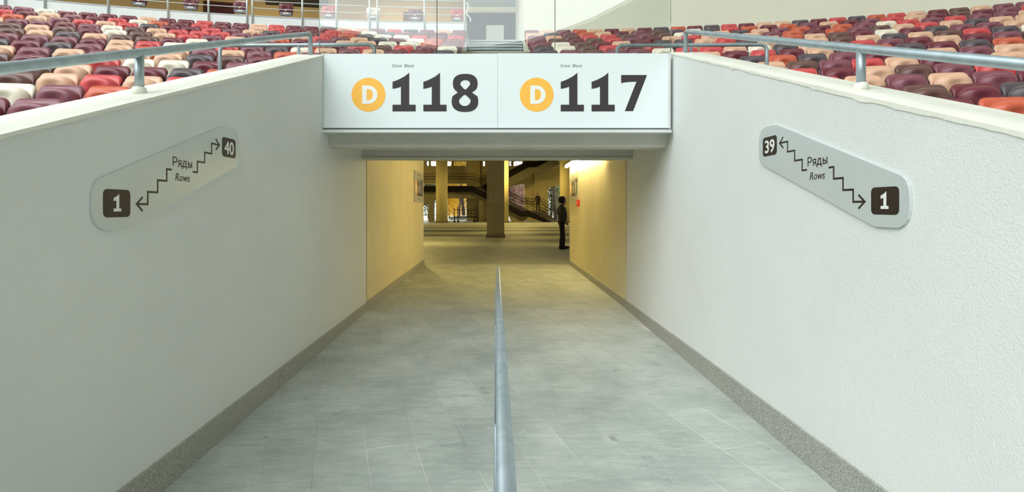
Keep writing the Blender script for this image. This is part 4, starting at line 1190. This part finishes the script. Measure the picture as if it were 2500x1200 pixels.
# ------------------------------------------------------------------ outdoors beyond the hall
MB().box(-60, 60, YF + 0.9, 130, -0.25, -0.02).build('ground_outside', mat('pale_paving', (208, 206, 196), rough=0.9, noise=0.1, nscale=0.7), kind='structure')
M_TRUNK = mat('bark', (70, 60, 54), rough=0.9, noise=0.25, nscale=5)
def leafmat(n, c): return mat('leaves_' + n, c, rough=0.7, noise=0.28, nscale=2.2)
LV = {'yellow': leafmat('yellow', (226, 184, 48)), 'green': leafmat('green', (104, 110, 58)), 'russet': leafmat('russet', (172, 136, 124)), 'gold': leafmat('gold', (206, 172, 70))}
def tree(x, y, h, kind, label, seed, r0=0.2, crown=(0.95, 3.2), low=0.04, nleaf=9000):
    rn = random.Random(seed)
    t = thing('tree', (x, y, -0.02), label, 'tree', 'autumn trees outside the hall')
    m = MB(); pts = []; px_, py_ = x, y
    for j in range(7):
        pts.append((px_, py_, -0.05 + h * 0.8 * j / 6)); px_ += rn.uniform(-0.14, 0.14); py_ += rn.uniform(-0.1, 0.1)
    m.tube(pts, [r0 * (1 - 0.11 * j) for j in range(7)], 8)
    tips = []
    for j in range(9):
        b = Vector(pts[2 + j % 5] if low < 0.5 else pts[4 + j % 3]); a = rn.uniform(0, 2 * pi); l = rn.uniform(0.4, crown[0])
        e = b + Vector((cos(a) * l, sin(a) * l, rn.uniform(0.3, 1.2))); tips.append(e)
        m.tube([b, (b + e) / 2 + Vector((0, 0, 0.15)), e], [r0 * 0.35, r0 * 0.25, r0 * 0.1], 5)
    m.build('trunk', M_TRUNK, t)
    f = MB()
    for j in range(nleaf):
        c = Vector(rn.choice(tips)) + Vector((rn.gauss(0, 0.35), rn.gauss(0, 0.35), rn.gauss(0, 0.7))) if rn.random() < 0.6 else Vector((x + rn.gauss(0, crown[0] * 0.6), y + rn.gauss(0, crown[0] * 0.6), h * low + rn.random() * h * (1 - low)))
        if c.z < 0.3: c.z = 0.3 + rn.random()
        u = Vector((rn.gauss(0, 1), rn.gauss(0, 1), rn.gauss(0, 1))).normalized(); w = u.orthogonal().normalized(); s = rn.uniform(0.05, 0.11)
        f.add([c - u * s, c + w * s * 0.6, c + u * s, c - w * s * 0.6], [(0, 1, 2, 3)])
    f.build('foliage', LV[kind], t, 'stuff')
k70 = 70 / F
for i, (px, y, h, kind, lb, r0, low) in enumerate((
        (1097, 67, 6.2, 'yellow', 'bright yellow tree beside the round column, seen under the landing', 0.10, 0.04),
        (1110, 79, 7.6, 'gold', 'golden tree farthest back, seen under the landing', 0.12, 0.04),
        (1119, 71, 6.6, 'yellow', 'leafy yellow tree seen between the two dark trunks', 0.10, 0.04),
        (1136, 75, 7.0, 'gold', 'golden tree whose edge shows past the thick dark trunk', 0.12, 0.04),
        (1122, 63.6, 8.5, 'gold', 'thin dark trunk rising behind the trolley', 0.13, 0.62),
        (1132.5, 65.2, 8.5, 'yellow', 'thick dark trunk rising behind the blue-grey box', 0.24, 0.62),
        (1046, 71, 6.4, 'green', 'greenish tree seen past the stair pier', 0.15, 0.04),
        (1247, 66, 6.4, 'russet', 'russet tree through the stair railing by the round column', 0.12, 0.04),
        (1262, 70, 6.8, 'russet', 'pinkish brown tree through the middle of the stair railing', 0.12, 0.04),
        (1277, 74, 7.2, 'russet', 'russet tree through the stair railing beside the plain wall', 0.12, 0.04),
        (1346, 69, 6.6, 'green', 'mossy green tree in the arched opening behind the walker', 0.15, 0.04),
        (1357, 63.5, 8.6, 'green', 'thick grey trunk in the middle of the arched opening', 0.27, 0.62),
        (1362, 77, 7.4, 'russet', 'brownish tree farthest back in the arched opening', 0.15, 0.04),
        (1373, 73, 6.8, 'green', 'green tree by the round column in the arched opening', 0.15, 0.04))):
    tree((px - CX) / F * y, y, h, kind, lb, 40 + i, r0=r0, low=low)
bx_ = thing('stone_plinth', (-4.4, 62, 0), 'blue-grey box-shaped plinth with a pale lid outside under the trees', 'plinth')
kx = 62 / F
MB().box((1100 - CX) * kx, (1139 - CX) * kx, 61.6, 63, -0.02, 0.36).build('body', mat('plinth_blue_grey', (120, 126, 134), rough=0.7), bx_)
MB().prism([((1118 - CX) * kx, 0.36), ((1139 - CX) * kx, 0.36), ((1139 - CX) * kx, 0.52), ((1133 - CX) * kx, 0.50)], 'Y', 61.6, 63).build('lid', mat('plinth_lid', (196, 206, 220), rough=0.5), bx_)

# ------------------------------------------------------------------ people
def ellipsoid(c, r, nu=14, nv=9, fn=None):
    vs = [(c[0], c[1], c[2] - r[2])]; fs = []
    for j in range(1, nv):
        ph = -pi / 2 + pi * j / nv
        for i in range(nu):
            th = 2 * pi * i / nu; p = Vector((cos(th) * cos(ph), sin(th) * cos(ph), sin(ph)))
            k = fn(p) if fn else 1.0
            vs.append((c[0] + p.x * r[0] * k, c[1] + p.y * r[1] * k, c[2] + p.z * r[2] * k))
    vs.append((c[0], c[1], c[2] + r[2])); top = len(vs) - 1
    for i in range(nu):
        i2 = (i + 1) % nu; fs.append((0, 1 + i2, 1 + i)); fs.append((top, 1 + (nv - 2) * nu + i, 1 + (nv - 2) * nu + i2))
        for j in range(nv - 2): fs.append((1 + j * nu + i, 1 + j * nu + i2, 1 + (j + 1) * nu + i2, 1 + (j + 1) * nu + i))
    return vs, fs
def loft(m, pts, rad, n=16):
    """closed tapering limb: rad = (sideways, forwards) half widths at each point"""
    pts = [Vector(p) for p in pts]; base = len(m.v); vs = []
    for i, p in enumerate(pts):
        d = (pts[min(i + 1, len(pts) - 1)] - pts[max(i - 1, 0)]).normalized()
        a = Vector((0, 1, 0)); a = (a - d * a.dot(d)).normalized(); b = a.cross(d)
        ra, rb = rad[i] if isinstance(rad[i], tuple) else (rad[i], rad[i])
        vs += [p + a * cos(2 * pi * k / n) * ra + b * sin(2 * pi * k / n) * rb for k in range(n)]
    fs = [(i * n + k, i * n + (k + 1) % n, (i + 1) * n + (k + 1) % n, (i + 1) * n + k) for i in range(len(pts) - 1) for k in range(n)]
    fs += [tuple(range(n))[::-1], tuple((len(pts) - 1) * n + k for k in range(n))]
    m.add(vs, fs, True); return m
def fuse(m, voxel, smooth=5):
    """merge overlapping volumes into one continuous skin"""
    me = fix_normals(m.mesh()); o = bpy.data.objects.new('fuse_tmp', me); COL.objects.link(o)
    r = o.modifiers.new('r', 'REMESH'); r.mode = 'VOXEL'; r.voxel_size = voxel; r.use_smooth_shade = True
    q = o.modifiers.new('q', 'SMOOTH'); q.factor = 0.5; q.iterations = smooth
    dg = bpy.context.evaluated_depsgraph_get(); out = bpy.data.meshes.new_from_object(o.evaluated_get(dg))
    bpy.data.objects.remove(o); bpy.data.meshes.remove(me)
    return out
def person(loc, face, label, J, jacket_c, trouser_c, hair_r, bulk=1.0):
    """local frame: x = forward, y = the person's left, z = up; face = heading of x in the ground plane"""
    M = Matrix.Translation(loc) @ Matrix.Rotation(face, 4, 'Z')
    t = thing('person', loc, label, 'person')
    M_SKIN = mat('skin_tone', (150, 108, 84), rough=0.6); M_EYE = mat('eye_dark', (26, 20, 18), rough=0.4); M_LIP = mat('lip_tone', (120, 70, 62), rough=0.6)
    V = lambda n, s: Vector((J[n][0], s * J[n][1], J[n][2]))
    hip, bel, che, nek, hed = J['hip'], J['belly'], J['chest'], J['neck'], J['head']
    def torso(m, e, k, z0):
        loft(m, [(hip[0], 0, z0), (bel[0], 0, bel[1]), (che[0], 0, che[1] - 0.03), (che[0], 0, che[1] + 0.10), (nek[0] - 0.01, 0, nek[1] - 0.035), (nek[0], 0, nek[1] + 0.005)],
             [(0.140 + e, 0.105 * k + e), (0.132 + e, 0.10 * k + e), (0.165 + e, 0.115 * k + e), (0.150 + e, 0.09 * k + e), (0.085 + e, 0.065 + e), (0.052 + e, 0.052 + e)], 22)
    def arm(m, n, s, e, end):
        a, b, c = V('sho' + n, s), V('elb' + n, s), V('wri' + n, s)
        loft(m, [a + Vector((0, -s * 0.05, 0.0)), a, (a + b) / 2, b, (b + c) / 2, c * end + b * (1 - end)], [0.05 + e, 0.056 + e, 0.048 + e, 0.040 + e, 0.036 + e, 0.028 + e])
    def leg(m, n, s, e, end):
        a, b, c = V('hipj' + n, s), V('knee' + n, s), V('ankle' + n, s)
        loft(m, [a + Vector((0, 0, 0.06)), a * 0.75 + b * 0.25, (a + b) / 2, b, b * 0.6 + c * 0.4, c * end + b * (1 - end)], [0.080 + e, 0.083 + e, 0.070 + e, 0.052 + e, 0.050 + e, 0.034 + e])
    # body: one continuous skin
    m = MB(); torso(m, 0, 1.0, hip[1] - 0.06)
    loft(m, [(nek[0] - 0.01, 0, nek[1] - 0.04), (nek[0] + 0.015, 0, nek[1] + 0.04), (hed[0] - 0.005, 0, hed[1] - 0.02)], [0.058, 0.052, 0.055])
    m.add(*ellipsoid((hed[0] - 0.012, 0, hed[1] + 0.035), (0.098, 0.078, 0.112), 20, 14), smooth=True)
    m.add(*ellipsoid((hed[0] + 0.022, 0, hed[1] - 0.045), (0.064, 0.056, 0.070), 16, 12), smooth=True)
    m.add(*ellipsoid((hed[0] + 0.055, 0, hed[1] - 0.090), (0.026, 0.026, 0.022)), smooth=True)
    m.add(*ellipsoid((hed[0] + 0.088, 0, hed[1] + 0.000), (0.026, 0.016, 0.022)), smooth=True)
    m.add(*ellipsoid((hed[0] + 0.080, 0, hed[1] + 0.025), (0.018, 0.012, 0.030)), smooth=True)
    m.add(*ellipsoid((hed[0] + 0.070, 0, hed[1] + 0.058), (0.020, 0.052, 0.012)), smooth=True)
    for s, n in ((1, 'l'), (-1, 'r')):
        arm(m, n, s, 0, 1.0); leg(m, n, s, 0, 1.0)
        a, b = V('ankle' + n, s), V('toe' + n, s)
        loft(m, [a + Vector((-0.05, 0, -0.035)), a + Vector((0.0, 0, -0.02)), b], [0.032, 0.036, 0.030])
        m.add(*ellipsoid((hed[0] - 0.012, s * 0.079, hed[1] + 0.010), (0.022, 0.013, 0.033)), smooth=True)
        w, p = V('wri' + n, s), V('palm' + n, s); d = (p - w).normalized()
        sd = d.cross(Vector((0, s, 0.001))).normalized(); inw = Vector((0, -s, 0))
        for q in (-0.026, -0.009, 0.009, 0.026):
            loft(m, [w + sd * q * 0.5, p + sd * q, p + d * 0.02 + sd * q], [0.015, 0.014, 0.011], 10)
        for k, ln in enumerate((0.070, 0.080, 0.073, 0.056)):
            b0 = p + sd * (0.028 - 0.0187 * k); m1 = b0 + d * ln * 0.6 + inw * 0.006 + sd * (0.006 - 0.004 * k); m2 = m1 + d * ln * 0.36 + inw * 0.024
            loft(m, [b0 - d * 0.01, b0 + d * ln * 0.3, m1, m2], [0.0105, 0.0098, 0.0092, 0.0075], 10)
        b0 = w * 0.55 + p * 0.45 + sd * 0.024; m1 = b0 + sd * 0.026 + d * 0.030; m2 = m1 + d * 0.032 + inw * 0.008
        loft(m, [b0 - sd * 0.01, m1, m2], [0.014, 0.0115, 0.009], 10)
    body = fuse(m, 0.0065, 3)
    fm = MB(); fm.add([v.co[:] for v in body.vertices], [tuple(p.vertices) for p in body.polygons], True)
    for s in (1, -1):
        fm.cur = 1; fm.add(*ellipsoid((hed[0] + 0.077, s * 0.031, hed[1] + 0.036), (0.010, 0.014, 0.009)), smooth=True)
    fm.cur = 2; fm.add(*ellipsoid((hed[0] + 0.082, 0, hed[1] - 0.045), (0.009, 0.024, 0.007)), smooth=True)
    me = fm.mesh(); me.transform(M); obj('body', me, [M_SKIN, M_EYE, M_LIP], t)
    m = MB(); torso(m, 0.022, bulk, hip[1] - 0.04)
    for s, n in ((1, 'l'), (-1, 'r')): arm(m, n, s, 0.018 + 0.012 * (bulk - 1), 0.93)
    loft(m, [(nek[0] - 0.01, 0, nek[1] - 0.05), (nek[0] + 0.0, 0, nek[1] + 0.035)], [0.085, 0.072])
    jk = fuse(m, 0.013, 4); jk.transform(M); obj('jacket', jk, mat('jacket_%d' % jacket_c[0], jacket_c, rough=0.85, bump=0.3, bscale=40), t)
    m = MB(); m.add(*ellipsoid((hip[0], 0, hip[1] - 0.03), (0.125, 0.158, 0.13), 20, 14), smooth=True)
    for s, n in ((1, 'l'), (-1, 'r')): leg(m, n, s, 0.017, 1.0)
    tz = fuse(m, 0.013, 4); tz.transform(M); obj('trousers', tz, mat('trousers_%d' % trouser_c[0], trouser_c, rough=0.9, bump=0.3, bscale=40), t)
    for s, n in ((1, 'l'), (-1, 'r')):
        a, b = V('ankle' + n, s), V('toe' + n, s); z = a.z - 0.085
        m = MB(); m.add(*ellipsoid((a.x * 0.4 + b.x * 0.6 + 0.01, a.y * 0.4 + b.y * 0.6, z + 0.045), (0.135, 0.052, 0.048), 18, 10), smooth=True)
        m.add(*ellipsoid((a.x, a.y, z + 0.06), (0.062, 0.046, 0.075), 16, 10), smooth=True)
        me = fuse(m, 0.010, 3)
        for v in me.vertices: v.co.z = max(v.co.z, z + 0.001)
        me.transform(M); obj('shoe', me, M_DARK, t)
    rn = random.Random(5); ph = [rn.uniform(0, 6) for _ in range(6)]
    fn = lambda p: (1 + 0.06 * sin(9 * p.x + ph[0]) * sin(8 * p.y + ph[1]) + 0.05 * sin(13 * p.z + ph[2])) * (0.90 if p.x > 0.55 and p.z < 0.35 else 1.0)
    hv, hfc = ellipsoid((hed[0] - 0.042, 0, hed[1] + 0.065), hair_r, 24, 16, fn)
    hm = MB().add(hv, hfc, True).mesh(); hm.transform(M); obj('hair', hm, mat('hair_dark', (22, 17, 15), rough=0.9, bump=0.6, bscale=60), t)
    return t
JA = dict(hip=(-0.02, 0.94), belly=(0.02, 1.10), chest=(-0.02, 1.33), neck=(-0.01, 1.50), head=(0.035, 1.625),
          hipjl=(-0.02, 0.085, 0.90), hipjr=(-0.02, 0.085, 0.90), kneel=(0.05, 0.10, 0.50), kneer=(-0.02, 0.10, 0.50), anklel=(0.06, 0.11, 0.085), ankler=(-0.07, 0.11, 0.085), toel=(0.20, 0.125, 0.04), toer=(0.07, 0.125, 0.04),
          shol=(-0.03, 0.185, 1.44), shor=(-0.03, 0.185, 1.44), elbl=(-0.05, 0.235, 1.15), elbr=(-0.04, 0.235, 1.15), wril=(0.10, 0.17, 0.95), wrir=(0.09, 0.17, 0.93), palml=(0.155, 0.15, 0.90), palmr=(0.145, 0.15, 0.88))
person((2.30, 18.4, 0.0), 0.0, 'person with bushy dark hair, olive jacket and black trousers standing past the tunnel', JA, (42, 38, 27), (16, 13, 12), (0.132, 0.128, 0.135), 1.3)
JB = dict(hip=(0.0, 0.94), belly=(0.01, 1.10), chest=(0.0, 1.33), neck=(0.01, 1.50), head=(0.045, 1.625),
          hipjl=(0, 0.085, 0.90), hipjr=(0, 0.085, 0.90), kneel=(0.10, 0.10, 0.51), kneer=(0.0, 0.10, 0.50), anklel=(0.06, 0.11, 0.085), ankler=(-0.10, 0.11, 0.085), toel=(0.20, 0.125, 0.04), toer=(0.04, 0.125, 0.04),
          shol=(0, 0.195, 1.44), shor=(0, 0.195, 1.44), elbl=(-0.05, 0.27, 1.17), elbr=(-0.03, 0.28, 1.17), wril=(0.03, 0.30, 0.95), wrir=(0.06, 0.31, 0.96), palml=(0.05, 0.30, 0.88), palmr=(0.09, 0.31, 0.89))
person((4.23, 53.35, L2a[1] - 0.004), radians(-60), 'person in dark clothes walking down the hall staircase', JB, (26, 22, 22), (46, 42, 32), (0.102, 0.092, 0.098), 1.1)
